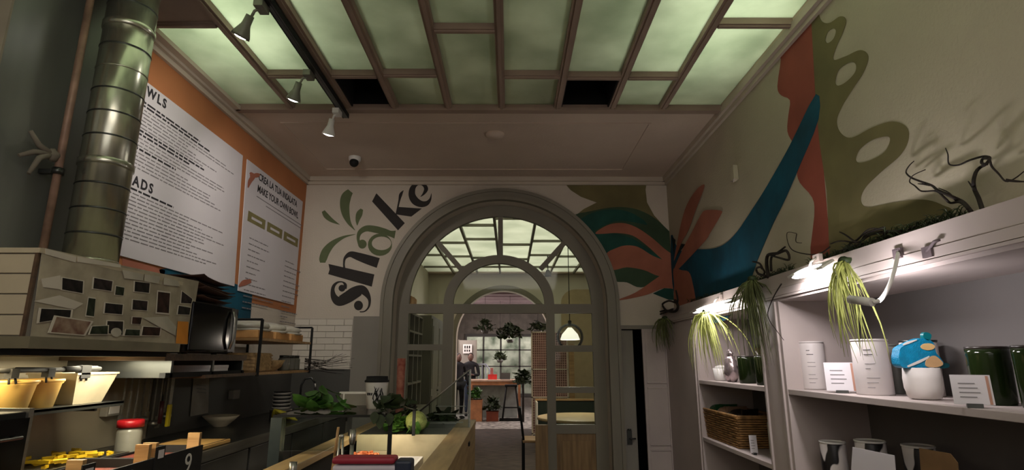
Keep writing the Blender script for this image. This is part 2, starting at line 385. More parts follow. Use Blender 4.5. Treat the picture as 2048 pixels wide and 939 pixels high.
def fanseg(a0, a1, n=14):
    P = [(ACX-1.01*math.cos(a0+(a1-a0)*i/n), 2.09+1.01*math.sin(a0+(a1-a0)*i/n)) for i in range(n+1)]
    Q = [(-.116-.53*math.cos(a1+(a0-a1)*i/n), 2.10+.49*math.sin(a1+(a0-a1)*i/n)) for i in range(n+1)]
    return MB().prism([P+Q], lambda p: (p[0], YF-.002, p[1]), (0, .004, 0))
AA = [0, .80, PI/2, PI-.80, PI]
for i in range(4): fanseg(AA[i], AA[i+1]).build('pane', M['pane'], aw)
MB().prism([[(-.116-.51*math.cos(PI*i/20), 2.1+.47*math.sin(PI*i/20)) for i in range(21)]], lambda p: (p[0], YF-.002, p[1]), (0, .004, 0)).build('pane', M['pane'], aw)
MB().box(XM2-.13, XM2, YF-.06, YF+.0, 0, hz(848)).build('side_post', M['woodv'], aw)

# ---------------------------------------------------------------- cupboard doors right of the arch
cl = struct('wall_dark_box', MB().box(1.12, 1.15, YB+.28, 7.2, 0, 2.0).box(2.0, 2.03, YB+.28, 7.2, 0, 2.0).box(1.12, 2.03, 7.2, 7.23, 0, 2.0).box(1.12, 2.03, YB+.28, 7.2, 1.95, 2.0), M['black'])  # black box added behind the door gap to keep it dark
d1 = struct('door_1', MB().box(0, .115, -.02, .02, 0, 1.80).box(.115, .125, -.024, .024, 0, 1.80), M['greywall']); d1.location = (1.175, YB+.05, .01)
MB().box(.02, .07, -.03, -.02, .66, .80).build('lock_plate', M['darksteel'], d1)
MB().tube([(.045, -.03, .72), (.045, -.06, .72), (.10, -.06, .72)], .009).lathe([(.02, 0), (.02, .012)], 12, (.045, -.03, .80)).build('handle', M['darksteel'], d1)
d2 = struct('door_2', MB().box(0, .35, 0, .025, 0, 1.81), M['unit']); d2.location = (1.385, YB-.03, .01)
for z0, z1 in ((.02, .62), (.66, 1.22), (1.26, 1.79)):
    MB().box(.03, .32, -.004, 0, z0, z1).box(.03, .32, -.012, -.004, z0, z0+.012).box(.03, .32, -.012, -.004, z1-.012, z1).build('panel', M['unit'], d2)
struct('trim_9', MB().box(1.14, 1.175, YB-.02, YB, 0, 1.86).box(1.175, 1.75, YB-.02, YB, 1.82, 1.86), M['greywall'])

# ---------------------------------------------------------------- rear room
struct('wall_rear_left', MB().box(-2.1, -1.9, YB+.28, 13, 0, ZC+.2), M['creamw'])
struct('wall_rear_right', MB().box(3.4, 3.6, YB+.28, 13, 0, ZC+.2), M['creamw'])
r2 = archpts(1.08, -.15, 2.02, 0, 30)
struct('wall_rear_back', MB().prism([[(-2.1, ZC+.2), (3.6, ZC+.2), (3.6, 0)]+r2[::-1]+[(-2.1, 0)]], lambda p: (p[0], 13, p[1]), (0, .3, 0)), M['creamw'])
struct('trim_10', band(1.08, 1.2, 12.94, 13, 0, 32, -.15, 2.02), M['greypaint'])
ls = struct('ceiling_rear', MB().box(-2.1, 3.6, YB+.28, 6.5, ZC, ZC+.1).box(-2.1, 3.6, 12.8, 13.1, ZC, ZC+.1), M['ceil'])
struct('ceiling_rear_attic', MB().box(-2.1, 3.6, 6.3, 13.1, 4.7, 4.8).box(-2.2, -2.1, 6.3, 13.1, ZC, 4.8).box(3.6, 3.7, 6.3, 13.1, ZC, 4.8).box(-2.1, 3.6, 6.3, 6.4, ZC+.1, 4.8).box(-2.1, 3.6, 13.1, 13.2, ZC+.1, 4.8), M['creamw'])
sk2 = thing('rear_skylight', 'pale glass ceiling grid seen through the fanlight of the arch', 'skylight', (0, 0, ZC))
xs = [-1.9, -1.3, -.75, -.22, .38, .95, 1.5, 2.1, 2.7, 3.4]
for i in range(9):
    if i: MB().box(xs[i]-.02, xs[i]+.02, 6.5, 12.8, -.02, .03).build('bar', M['greypaint'], sk2)
    ys = [6.5, 7.6+(i*37 % 5)*.14, 9.0+(i*23 % 5)*.15, 10.6+(i*17 % 4)*.15, 12.0, 12.8]
    for k in range(5):
        if k: MB().box(xs[i]+.02, xs[i+1]-.02, ys[k]-.012, ys[k]+.012, -.012, .03).build('bar', M['greypaint'], sk2)
        MB().box(xs[i], xs[i+1], ys[k], ys[k+1], .03, .036).build('glass_panel', M['glass2'], sk2)
# painted tan shape on rear wall
p0 = atY(1122, 606, 12.98); p1 = atY(1150, 578, 12.98)
ts = struct('trim_11', MB().prism([[(p0.x, .3), (p0.x, p0.z)]+[(p1.x-(p1.x-p0.x)*math.cos(t*PI/2/6), p0.z+(p1.z-p0.z)*math.sin(t*PI/2/6)) for t in range(7)]+[(3.2, p1.z), (3.2, .3)]], lambda p: (p[0], 13, p[1]), (0, -.008, 0)), mat('tan_wall_paint', (182, 162, 130), .9, vary=.05))
# dining room beyond: shell with ribbed vault
struct('wall_dining_left', MB().box(-2.4, -2.2, 13.3, 19.8, 0, 3.6), M['wall'])
struct('wall_dining_right', MB().box(2.2, 2.4, 13.3, 19.8, 0, 3.6), M['wall'])
dw = mat('dining_back_wall', (128, 124, 116), .8)
struct('wall_dining_back', MB().box(-2.4, -1.55, 19.6, 19.8, 0, 3.6).box(1.0, 2.4, 19.6, 19.8, 0, 3.6).box(-1.55, 1.0, 19.6, 19.8, 2.4, 3.6).box(-1.55, 1.0, 19.6, 19.8, 0, .3), dw)
dc = struct('ceiling_dining', MB().box(-2.4, 2.4, 13.3, 19.8, 3.3, 3.4), mat('mauve_ceiling', (150, 128, 132), .9, vary=.06))
for i in range(9):
    MB().box(-2.2, 2.2, 13.6+i*.68, 13.82+i*.68, 3.16, 3.3).build('beam', bpy.data.materials['mauve_ceiling'], dc)
sky['kind'] = 'structure'; sk2['kind'] = 'structure'
# ================================================================ WALL PAINTINGS
def T(x0, y0, s): return lambda p: (x0+p[0]/s, y0+p[1]/s)
def paint(name, loops, tr_, plane, m, parent, layer, sm=4, label=None):
    L = [[tr_(p) for p in (smooth(l, sm) if sm else l)] for l in loops]
    off = .0012*layer
    if plane == 'Y': f = lambda p: atY(p[0], p[1], YB-off); t = (0, -.0012, 0)
    elif plane == 'R': f = lambda p: atX(p[0], p[1], XR-off); t = (-.0012, 0, 0)
    else: f = lambda p: atX(p[0], p[1], XL+off); t = (.0012, 0, 0)
    # tessellate in picture-plane coordinates, vertices land on the real wall plane
    o = MB().prism(L, f, t).build(name, m, parent, world=True)
    if label: o['label'] = label
    return o
# ---- lettering
zt = T(620, 350, 3.238)
let = thing('wall_lettering', 'large painted word shake climbing beside the arch with sage leaf shapes', 'lettering', (-1.6, YB, 2.6))
def multi(name, shapes, m, layer=1, label=None):
    mb = MB()
    for sh in shapes:
        L = [[zt(p) for p in l] for l in sh]
        mb.prism(L, lambda p: atY(p[0], p[1], YB-.0012*layer), (0, -.0012, 0)); layer += .15
    o = mb.build(name, m, let, world=True)
    if label: o['label'] = label
multi('letter_s', [[ribbon([(226, 735, 22), (228, 708, 20), (210, 691, 8), (180, 693, 12), (155, 715, 20), (147, 750, 26), (158, 792, 44), (188, 815, 62), (240, 792, 74), (290, 760, 76), (335, 742, 60), (365, 765, 42), (385, 805, 20), (381, 850, 12), (355, 880, 8), (322, 884, 6)])], [circ(207, 731, 22)], [circ(314, 843, 29, 31)]], M['ink'])
multi('letter_h', [[[(120, 574), (127, 610), (118, 640), (400, 721), (417, 642)]], [ribbon([(222, 603, 14), (220, 570, 12), (228, 535, 18), (262, 512, 36), (310, 525, 50), (370, 545, 60), (442, 568, 66)])]], M['ink'])
multi('letter_a', [[circ(339, 446, 28, 29)], [ribbon([(318, 445, 16), (312, 405, 20), (325, 368, 30), (365, 345, 38), (420, 350, 44), (480, 365, 42), (520, 378, 38), (551, 384, 52)])], [circ(453, 450, 78, 72), circ(463, 441, 63, 44)]], M['sage'])
multi('letter_k', [[[(430, 117), (614, 310), (570, 357), (402, 170)]], [ribbon([(555, 262, 6), (566, 220, 10), (578, 165, 12), (588, 125, 20), (606, 98, 2)])], [[(566, 205), (724, 216), (656, 268), (560, 254)]]], M['ink'])
multi('letter_e', [[ribbon([(716, 140, 2), (738, 118, 16), (752, 88, 26), (735, 62, 20), (700, 57, 14), (668, 80, 34), (660, 125, 44), (680, 165, 50), (718, 186, 42), (755, 182, 30), (779, 155, 14), (786, 118, 2)])]], M['ink'])
for pts in ([(292, 357, 2), (255, 310, 24), (232, 250, 50), (225, 190, 62), (235, 140, 64), (262, 104, 40)], [(192, 320, 2), (140, 292, 26), (105, 262, 34), (86, 232, 22)],
            [(306, 325, 4), (308, 290, 26), (320, 250, 40), (336, 220, 18)], [(295, 382, 2), (220, 400, 16), (150, 440, 36), (105, 490, 52), (85, 540, 50), (83, 566, 34)]):
    multi('leaf_shape', [[ribbon(pts)]], M['sage'])
# ---- floral mural, end wall part
zm = T(1110, 350, 3.478)
mb_ = thing('floral_mural', 'painted coral and green flower mural on end wall right of arch', 'mural', (1.2, YB, 2.5))
paint('olive_shape', [[(50, 37), (340, 37), (640, 37), (630, 100), (640, 190), (690, 280), (800, 400), (800, 560), (500, 300), (130, 290), (200, 235), (290, 190), (180, 150), (110, 105)]], zm, 'Y', M['olive'], mb_, 1, 0)
paint('green_shape', [[(130, 290), (250, 250), (420, 222), (560, 235), (680, 290), (790, 385), (840, 450), (840, 600), (760, 720), (600, 780), (500, 745), (420, 735), (390, 660), (260, 420)]], zm, 'Y', M['greenedge'], mb_, 2, 4)
paint('teal_shape', [[(170, 320), (260, 262), (380, 238), (500, 250), (600, 300), (640, 345), (560, 330), (420, 320), (280, 385), (300, 400), (420, 405), (540, 440), (660, 520), (740, 585), (640, 560), (500, 490), (400, 520), (320, 540), (230, 400)]], zm, 'Y', M['teal'], mb_, 3, 4)
paint('frond', [[(280, 405), (330, 365), (400, 337), (490, 335), (580, 370), (680, 440), (760, 510), (838, 575), (838, 660), (740, 580), (640, 490), (540, 420), (430, 402), (340, 407)]], zm, 'Y', M['coral'], mb_, 4, 4)
paint('frond', [[(355, 552), (430, 505), (500, 488), (580, 500), (680, 560), (780, 600), (842, 640), (842, 700), (720, 700), (620, 660), (500, 640), (395, 655)]], zm, 'Y', M['coral'], mb_, 4.2, 4)
paint('frond', [[(440, 865), (560, 815), (700, 720), (760, 680), (845, 640), (850, 720), (850, 790), (760, 785), (640, 830), (500, 862)]], zm, 'Y', M['coral'], mb_, 4.6, 4)
paint('green_tip', [[(680, 822), (760, 785), (845, 790), (850, 870), (790, 865)]], zm, 'Y', M['teal'], mb_, 3.5, 0)
# ---- side wall part
mr = thing('abstract_mural', 'tall painted blue, olive and red leaf mural on side wall', 'mural', (XR, 3.2, 2.5))
paint('blue_stem', [[(1342, 470), (1358, 500), (1390, 498), (1423, 497), (1450, 487), (1475, 462), (1500, 425), (1535, 370), (1580, 290), (1632, 188), (1637, 238), (1600, 330), (1572, 395), (1545, 450), (1515, 520), (1490, 590), (1450, 640), (1395, 640), (1350, 600)]], lambda p: p, 'R', M['blue'], mr, 3, 3)
paint('red_shape', [[(1617, 22), (1600, 55), (1556, 100), (1562, 118), (1555, 172), (1562, 190), (1580, 200), (1577, 230), (1575, 262), (1585, 283), (1600, 300), (1594, 340), (1600, 365), (1625, 395), (1629, 430), (1622, 520), (1662, 520), (1655, 430), (1640, 250), (1632, 130), (1626, 20)]], lambda p: p, 'R', M['red'], mr, 1, 3)
zo = T(1536, 0, 2)
paint('olive_shape', [smooth([(170, 10), (195, 20), (212, 80), (245, 92), (290, 65), (313, 82), (300, 130), (275, 185), (262, 238), (310, 225), (370, 200), (402, 225), (385, 285), (340, 355), (300, 420), (276, 480), (290, 530), (335, 550), (420, 508), (500, 485), (555, 508), (562, 560), (530, 620), (450, 690), (390, 750), (372, 800), (400, 828), (500, 810), (620, 797), (700, 820), (745, 860), (740, 1040)])[:150]+[(248, 1040), (240, 860), (235, 760), (205, 560), (190, 380)],
    smooth([(230, 160), (240, 127), (262, 114), (272, 125), (262, 155), (240, 172)]), smooth([(270, 325), (285, 278), (330, 248), (352, 258), (348, 290), (312, 328), (280, 342)]), smooth([(352, 635), (370, 595), (420, 558), (478, 545), (488, 565), (465, 608), (410, 640), (365, 650)])], zo, 'R', M['olive'], mr, 1.5, 0)
paint('navy_wedge', [[(812, 425), (838, 450), (828, 560)]], zm, 'R', M['navy'], mr, 4, 0)
paint('navy_wedge', [[(870, 476), (906, 480), (828, 585)]], zm, 'R', M['navy'], mr, 4, 0)
paint('frond', [[(828, 590), (848, 480), (878, 330), (920, 200), (985, 100), (1037, 64), (1030, 110), (980, 240), (930, 380), (885, 460), (840, 570)]], zm, 'R', M['coral'], mr, 5, 3)
paint('frond', [[(826, 660), (890, 510), (950, 400), (1015, 275), (1055, 242), (1155, 247), (1152, 280), (1080, 400), (1050, 450), (925, 585), (845, 665)]], zm, 'R', M['coral'], mr, 5.5, 3)
paint('trunk', [[(825, 650), (880, 660), (930, 672), (955, 740), (972, 900), (840, 900), (830, 760)]], zm, 'R', M['coral'], mr, 6, 3)
# ---- painted band behind the menus, left wall
pl = thing('orange_wall_band', 'orange painted band framing the two menu posters on the left wall', 'mural', (XL, 4.2, 2.6))
idp = lambda p: p
def zl(px, py): return atX(px, py, XL)
yE = YB-.001
q = [(3.0, ZC-.085), (yE, ZC-.085), (yE, zl(598, 628).z), (zl(505, 610).y, zl(505, 606).z), (3.0, zl(505, 606).z)]
MB().prism([q], lambda p: (XL+.0005, p[0], p[1]), (.0015, 0, 0)).build('orange_field', M['orange'], pl, world=True)
paint('teal_patch', [[(318, 538), (345, 535), (420, 552), (465, 565), (505, 580), (500, 645), (400, 640), (330, 600)]], idp, 'L', M['blue'], pl, 2.5, 0)
paint('coral_patch', [[(244, 515), (290, 528), (330, 540), (325, 570), (244, 560)]], idp, 'L', M['coral'], pl, 2.5, 0)
paint('teal_sliver', [[(470, 450), (472, 500), (469, 560), (458, 560), (462, 500)]], idp, 'L', M['blue'], pl, 2.6, 0)
# menus
def menu(name, quad, label):
    o = thing(name, label, 'poster', (XL, (quad[0][0]+quad[2][0])/2, quad[2][1]))
    MB().prism([quad], lambda p: (XL+.006, p[0], p[1]), (.006, 0, 0)).build('sheet', M['paper'], o, world=True); return o
def P2(px, py): q = zl(px, py); return (q.y, q.z)
ml = menu('menu_poster', [(2.7, P2(483, 311)[1]), P2(483, 311), (P2(466, 572)[0], P2(466, 572)[1]), (2.7, P2(466, 572)[1])], 'big white bowls and salads menu poster half hidden by duct')
mr_ = menu('menu_poster', [P2(492, 318), (5.80, P2(492, 318)[1]), (5.80, P2(596, 612)[1]), (P2(474, 575)[0], P2(596, 612)[1])], 'smaller make your own bowl menu poster near the room corner')
for o, y0, y1, zt_, zb_, n, seed in ((ml, 2.9, P2(470, 400)[0]-.06, P2(329, 209)[1]-.09, P2(466, 572)[1]+.08, 38, 3), (mr_, P2(480, 400)[0]+.12, 5.7, P2(492, 318)[1]-.50, P2(596, 612)[1]+.22, 0, 5)):
    rr = random.Random(seed); mbl = MB(); mbd = MB(); span = y1-y0
    for k in range(n):
        z = zt_-(zt_-zb_)*k/n; bold = k in (0, 1, 8, 9, 13, 20, 24)
        if abs(z-P2(302, 378)[1]) < .06: continue
        yy = y0+rr.random()*.02; end = y0+span*(rr.uniform(.45, .75) if bold else rr.uniform(.5, .98))
        while yy < end:
            wd = rr.uniform(.02, .09); (mbd if bold else mbl).box(XL+.012, XL+.0128, yy, min(end, yy+wd), z, z+(.012 if bold else .007)); yy += wd+.012
    if n: mbl.build('small_print', M['textgrey'], o, world=True, kind='stuff'); mbd.build('bold_lines', M['textdark'], o, world=True, kind='stuff')
def text(s, size, parent, pos, m, name='heading', rot=None, ext=.0006, bold=.0, sx=1, right=False):
    cu = bpy.data.curves.new(name, 'FONT'); cu.body = s; cu.size = size; cu.extrude = ext; cu.offset = bold; cu.resolution_u = 3
    if right: cu.align_x = 'RIGHT'; cu.space_character = 1.35
    cu.materials.append(m); o = bpy.data.objects.new(name, cu); C.objects.link(o); o.parent = parent
    q = Vector((0, 0, 0)); p = parent
    while p is not None: q += Vector(p.location); p = p.parent
    o.location = Vector(pos)-q; o.scale = (sx, 1, 1)
    o.rotation_euler = rot if rot is not None else Matrix(((0, 0, 1), (1, 0, 0), (0, 1, 0))).to_euler()
    bpy.context.view_layer.update()
    me = bpy.data.meshes.new_from_object(o.evaluated_get(bpy.context.evaluated_depsgraph_get())); n = bpy.data.objects.new(name, me)
    n.parent = parent; n.location = o.location.copy(); n.scale = o.scale.copy(); n.rotation_euler = o.rotation_euler.copy(); bpy.data.objects.remove(o); C.objects.link(n); n.name = name; n['kind'] = 'stuff'
    return n
zh = P2(329, 209); text('BOWLS', .085, ml, (XL+.0125, zh[0], zh[1]-.03), M['textdark'], bold=.003, right=True)
zh = P2(302, 378); text('SALADS', .085, ml, (XL+.0125, zh[0], zh[1]-.03), M['textdark'], bold=.003, right=True)
ph = P2(515, 350)
text('CREA LA TUA INSALATA', .09, mr_, (XL+.0125, ph[0]+.0, ph[1]-.04), M['textdark'], bold=.002, sx=.92)
text('MAKE YOUR OWN BOWL', .09, mr_, (XL+.0125, ph[0]+.0, ph[1]-.15), M['textdark'], bold=.002, sx=.92)
mbp = MB(); mbo = MB(); y0 = P2(492, 420)[0]
for k in range(3):
    (ya, za), (yb2, _z) = P2((493, 534, 569)[k], 430), P2((527, 563, 596)[k], 455); za = P2(493, 426)[1]-.02; mbo.box(XL+.012, XL+.013, ya, yb2, za-.045, za+.045)
    mbp.box(XL+.013, XL+.0136, ya+(yb2-ya)*.2, yb2-(yb2-ya)*.2, za-.012, za+.010)
mbo.build('ingredient_bar', M['oliveprint'], mr_, world=True); mbp.build('bar_print', M['paper'], mr_, world=True)
rr = random.Random(9); mbl = MB()
for col, (ya, yb) in enumerate(((ph[0]-.05, ph[0]+.55), (ph[0]+.75, ph[0]+1.25))):
    for k in range(13):
        z = P2(492, 450)[1]-.10-k*.05-(.06 if col else 0); yy = ya; e = ya+(yb-ya)*rr.uniform(.3, 1)
        while yy < e: wd = rr.uniform(.02, .08); mbl.box(XL+.012, XL+.0128, yy, min(e, yy+wd), z, z+.009); yy += wd+.012
for k in range(2):
    z = ph[1]-.20-k*.035; mbl.box(XL+.012, XL+.0128, ph[0]+k*.2, ph[0]+1.1, z, z+.008)
mbl.build('small_print', M['textgrey'], mr_, world=True, kind='stuff')
paint('palm_print', [ribbon([(500, 345, 4), (506, 352, 9), (500, 362, 8), (496, 375, 2)]), ], idp, 'L', M['coral'], mr_, 12, 0)
paint('palm_print', [ribbon([(500, 352, 5), (514, 350, 9), (520, 348, 2)])], idp, 'L', M['coral'], mr_, 12.5, 0)
paint('palm_print', [ribbon([(478, 572, 3), (488, 565, 11), (502, 561, 7)])], idp, 'L', M['coral'], mr_, 12, 0)

# ================================================================ CEILING FITTINGS
rail = thing('track_rail', 'long dark track rail for spotlights under the skylight', 'light rail', (-1.335, 2.6, ZC))
MB().box(-.02, .02, -1.6, SKY0-2.6+.06, -.065, -.03).box(-.006, .006, -1.6, SKY0-2.6+.05, -.067, -.03).build('channel', M['darksteel'], rail)
MB().box(-.024, -.02, -1.6, SKY0-2.6+.06, -.068, -.03).box(.02, .024, -1.6, SKY0-2.6+.06, -.068, -.03).build('edge_strip', M['black'], rail)
MB().box(-.008, .008, -1.4, -1.38, -.03, -.012).box(-.008, .008, 1.3, 1.32, -.03, -.012).build('hanger', M['darksteel'], rail)
def spot(px, py, label, tilt, mm, on=0, aim=(XL, 3.6, 2.6)):
    p = atZ(px, py, ZC-.17); o = thing('track_spotlight', label, 'spotlight', (-1.335, p.y, ZC-.068), group=None)
    dx = p.x+1.335
    MB().cbox((dx*.35, 0, -.02), (.05, .09, .04)).tube([(dx*.35, 0, -.03), (dx*.7, 0, -.045), (dx*.9, 0, -.10)], .008).build('bracket', mm, o)
    rot = Matrix.Rotation(tilt, 3, 'Y') @ Matrix.Rotation(.25, 3, 'X')
    h = MB(); prof = [(.0, .0), (.022, .0), (.024, .05), (.026, .06), (.048, .115), (.05, .13), (.044, .128)]
    h.lathe([(r*1, -z) for r, z in prof], 20, cap=False); h.v = [tuple(rot @ Vector(v)+Vector((dx*.9, 0, -.075))) for v in h.v]
    hb = h.build('lamp_head', mm, o)
    l = MB(); l.blob((0, 0, -.118), (.04, .04, .018), 16, 8); l.v = [tuple(rot @ Vector(v)+Vector((dx*.9, 0, -.075))) for v in l.v]
    l.build('lens', M['lamp'] if on else M['white'], o)
    sl_ = bpy.data.lights.new('spotlight_beam', 'SPOT'); sl_.energy = on or 14; sl_.color = (1, .92, .84); sl_.spot_size = 1.75; sl_.spot_blend = 1; sl_.shadow_soft_size = .04
    so = bpy.data.objects.new('spotlight_beam', sl_); C.objects.link(so); q0 = o.location+Vector((dx*.9, 0, -.075))+rot @ Vector((0, 0, -.14)); so.location = q0
    so.rotation_euler = (Vector(aim)-q0).to_track_quat('-Z', 'Y').to_euler()
    return o
wm = M['white']; gm = mat('grey_spot_housing', (112, 112, 100), .4, .2)
spot(496, 40, 'lit white spotlight nearest the camera on the ceiling rail', .5, gm, 52, (XL, 3.6, 2.7))
spot(594, 172, 'grey cone spotlight halfway along the ceiling rail', .35, gm, 42, (XL, 4.8, 2.3))
spot(662, 244, 'small white spotlight at the far end of the rail', .25, wm, 36, (-1.6, YB, 2.3))
p = atZ(990, 268, ZC); o = thing('smoke_detector', 'round white smoke detector on the ceiling before the arch', 'detector', (p.x, p.y, ZC))
MB().lathe([(.085, 0), (.085, -.015), (.06, -.03), (.055, -.035), (.0, -.036)], 28, cap=False).build('body', M['ceil'], o)
p = atZ(710, 314, ZC); o = thing('security_camera', 'small white dome camera with dark lens on ceiling', 'camera', (p.x, p.y, ZC))
MB().lathe([(.06, 0), (.06, -.03), (.05, -.045), (.03, -.05), (.0, -.05)], 24, cap=False).build('base', M['white'], o)
MB().blob((0, -.02, -.065), .045, 16, 10).build('dome', M['black'], o)
p = atX(1474, 346, XR); o = thing('wall_sensor', 'small white sensor box high on the mural wall', 'sensor', (XR-.02, p.y, p.z))
MB().box(-.02, .019, -.035, .035, -.06, .06).build('housing', M['wallr'], o, bevel=.008)
MB().tube([(-.02, .03, -.055), (-.012, 0, -.07), (-.02, -.03, -.055)], .004).build('cable', M['unit'], o)

# ================================================================ LEFT: CHIMNEY, DUCT, HOOD
HX, HY0, HY1 = -1.66, 1.93, 2.80
ht = atX(88, 497, HX).z; hb_ = atX(55, 683, HX).z
cs = thing('chimney_casing', 'dark grey metal casing rising from the hood to the ceiling', 'casing', (-2.18, 2.42, ht))
MB().box(-2.255, -2.10, 2.075, 2.75, ht+.005, ZC-.002).build('side_sheet', M['casing'], cs, world=True)
MB().box(-2.255, -2.095, 2.065, 2.075, ht+.005, ZC-.002).build('front_face', M['casefront'], cs, world=True)
dp = thing('ventilation_duct', 'fat round galvanised duct with ribbed seams', 'duct', (-1.93, 2.52, ht))
hgt = ZC-ht-.002
MB().lathe([(.108, .004), (.108, hgt)], 40).build('tube', M['galv'], dp)
for k in range(13):
    z = .05+k*.118
    if z < hgt-.02: MB().lathe([(.108, z), (.1105, z+.003), (.1105, z+.006), (.108, z+.009)], 40, cap=False).build('seam', M['darksteel'] if k % 4 else M['galv'], dp)
for z in (.50, 1.22): MB().lathe([(.108, z), (.114, z+.004), (.114, z+.032), (.108, z+.036)], 40, cap=False).build('joint_collar', M['galv'], dp)
cp = thing('copper_pipe', 'thin brownish pipe running up beside the galvanised duct', 'pipe', (-2.0, 2.32, ht))
a = Vector((-2.02, 2.36, ht+.004)); top = Vector((-2.02, 2.36, ZC-.003))
MB().tube([a, top], .016, 12).build('tube', M['copper'], cp, world=True)
for z in (ht+.42, ht+1.35): MB().lathe([(.024, 0), (.024, .03)], 14, (-2.02, 2.36, z)).box(-2.10, -2.03, 2.35, 2.37, z+.005, z+.025).build('clamp', M['darksteel'], cp, world=True)
rg = MB()
rg.blob((-2.03, 2.33, ht+.50), (.022, .03, .03), 10, 8, wob=.3)
for e in ((-.02, -.10, .07), (-.03, -.12, -.05), (.0, -.09, -.12)):
    rg.tube([(-2.03, 2.32, ht+.50), (-2.03+e[0]*.4, 2.32+e[1]*.6, ht+.50+e[2]*.3), (-2.03+e[0], 2.32+e[1], ht+.50+e[2])], [.016, .012, .008], 8)
rg.build('cloth_tie', mat('grey_cloth_strip', (120, 112, 100), .9), cp, world=True)
hd = thing('extractor_hood', 'beige kitchen extractor hood box with steel lower rim', 'extractor hood', (-1.95, 2.36, hb_))
hc = mat('hood_enamel', (176, 164, 140), .5, vary=.08, scale=3)
MB().box(XL+.005, HX-.004, HY0+.005, HY1, hb_+.015, ht-.015).build('body', M['greywall'], hd, world=True)
hp = ht-hb_-.04
for k in range(4):
    z = hb_+.02+k*hp/4; MB().box(XL+.005, HX-.003, HY0-.004, HY0+.005, z+.002, z+hp/4-.002).build('front_panel', hc, hd, world=True, bevel=.002)
MB().box(XL+.005, HX+.004, HY0-.008, HY1, ht-.018, ht).build('top_rim', hc, hd, world=True)
MB().box(HX-.012, HX-.001, HY0-.006, HY0+.006, hb_, ht).build('corner_strip', M['darkwood'], hd, world=True)
MB().box(XL+.4, HX+.03, HY0-.01, HY1+.0, hb_-.022, hb_+.018).build('lower_rim', mat('hood_rim', (126, 120, 100), .4, .5), hd, world=True)
MB().box(XL+.02, HX-.02, HY0+.02, HY1-.02, hb_-.045, hb_-.022).build('filter', M['black'], hd, world=True)
MB().box(XL+.10, XL+.34, HY0+.04, HY0+.10, hb_-.03, hb_-.005).build('light_diffuser', M['lampwarm'], hd, world=True)
area('hood_light', (-1.98, 2.05, hb_-.06), (0, 0, 0), .3, .25, 16, (1, .80, .45))
area('hood_light_rear', (-1.86, 2.66, hb_-.06), (0, 0, 0), .3, .25, 15, (1, .90, .66))
# collage on hood
zc_ = T(60, 480, 4.268)
def hq(x, y, off): p = zc_((x, y)); return atX(p[0], p[1], HX+off)
def sheet(name, quad, m, label, off, cat='photo', frame=True, group='photos and cards pinned to the hood'):
    P = [hq(x, y, off) for x, y in quad]; c = sum(P, Vector())/4
    o = thing(name, label, cat, c, group=group)
    k = .87
    if frame: MB().quad([P[3], P[2], P[1], P[0]], .0012).build('border', M['photopaper'], o, world=True)
    q = [c+(p-c)*(k if frame else 1)+Vector((.0013 if frame else 0, 0, 0)) for p in P]
    MB().quad([q[3], q[2], q[1], q[0]], .0008).build('print', m, o, world=True)
    return o
M['photopaper'] = mat('photo_border_paper', (196, 188, 174), .7, vary=.05)
collage = mat('faded_collage_paper', (166, 156, 136), .85, vary=.16, scale=9)
bk = thing('collage_sheet', 'large curling paper sheet covering the side of the hood', 'poster', (HX, 2.3, ht-.15))
cq = [(105, 62), (740, 205), (1440, 350), (1350, 890), (0, 830)]
MB().prism([cq], lambda p: hq(p[0], p[1], .002), (.0012, 0, 0)).build('sheet', collage, bk, world=True)
for q in ([(95, 330), (255, 300), (260, 420), (110, 400)], [(30, 520), (250, 470), (450, 540), (370, 590)], [(130, 70), (390, 140), (385, 190), (130, 120)], [(405, 140), (770, 205), (770, 235), (405, 185)]):
    MB().prism([q], lambda p: hq(p[0], p[1], .0035), (.0025, 0, 0)).build('folded_corner', M['photopaper'], bk, world=True)
pd = [mat('dark_snapshot_%s' % n, [x*.62 for x in c], .7, spec=.15, scale=s_, col2=c2, detail=8) for n, c, c2, s_ in (('interior', (72, 64, 60), (16, 15, 16), 26), ('group', (92, 76, 74), (20, 18, 20), 34), ('garden', (86, 96, 74), (22, 28, 20), 30), ('red_shirt', (110, 74, 62), (26, 24, 22), 22))]
food = mat('colourful_food_print', (150, 130, 110), .4, scale=24, col2=(96, 58, 44), detail=6)
cardm = mat('pale_card', (178, 172, 158), .8); orm = mat('orange_card_stock', (206, 132, 40), .7)
SH = [([(262, 310), (462, 345), (455, 460), (258, 425)], 0, 'dark wide snapshot, upper left on the hood'), ([(535, 312), (712, 345), (700, 440), (525, 415)], 1, 'dark group snapshot top middle of the hood'),
 ([(728, 385), (808, 400), (798, 478), (718, 468)], 2, 'small square snapshot right of the top middle group photo'), ([(885, 345), (1028, 362), (1020, 455), (880, 440)], 0, 'snapshot with a pale figure below the white cards'),
 ([(868, 500), (1010, 515), (1002, 605), (862, 595)], 1, 'dark snapshot in the middle of the right column of three'), ([(632, 528), (800, 545), (790, 638), (622, 625)], 0, 'dark snapshot in the very middle of the hood'),
 ([(495, 480), (562, 490), (545, 660), (470, 650)], 2, 'narrow tall snapshot strip below the group snapshot'), ([(1085, 425), (1200, 440), (1188, 635), (1072, 625)], 3, 'tall portrait snapshot of standing people'),
 ([(75, 575), (365, 590), (355, 660), (55, 710)], 0, 'long dark landscape snapshot at the left edge'), ([(650, 680), (802, 685), (795, 815), (640, 800)], 0, 'dark snapshot partly under a pale round sticker'),
 ([(868, 650), (958, 655), (945, 720), (862, 715)], 3, 'smallest brown snapshot low on the right column'), ([(1290, 425), (1390, 500), (1380, 545), (1280, 540)], 1, 'snapshot under a hanging scrap at the right edge'),
 ([(1262, 552), (1375, 572), (1365, 640), (1250, 635)], 0, 'dark snapshot just above the orange card')]
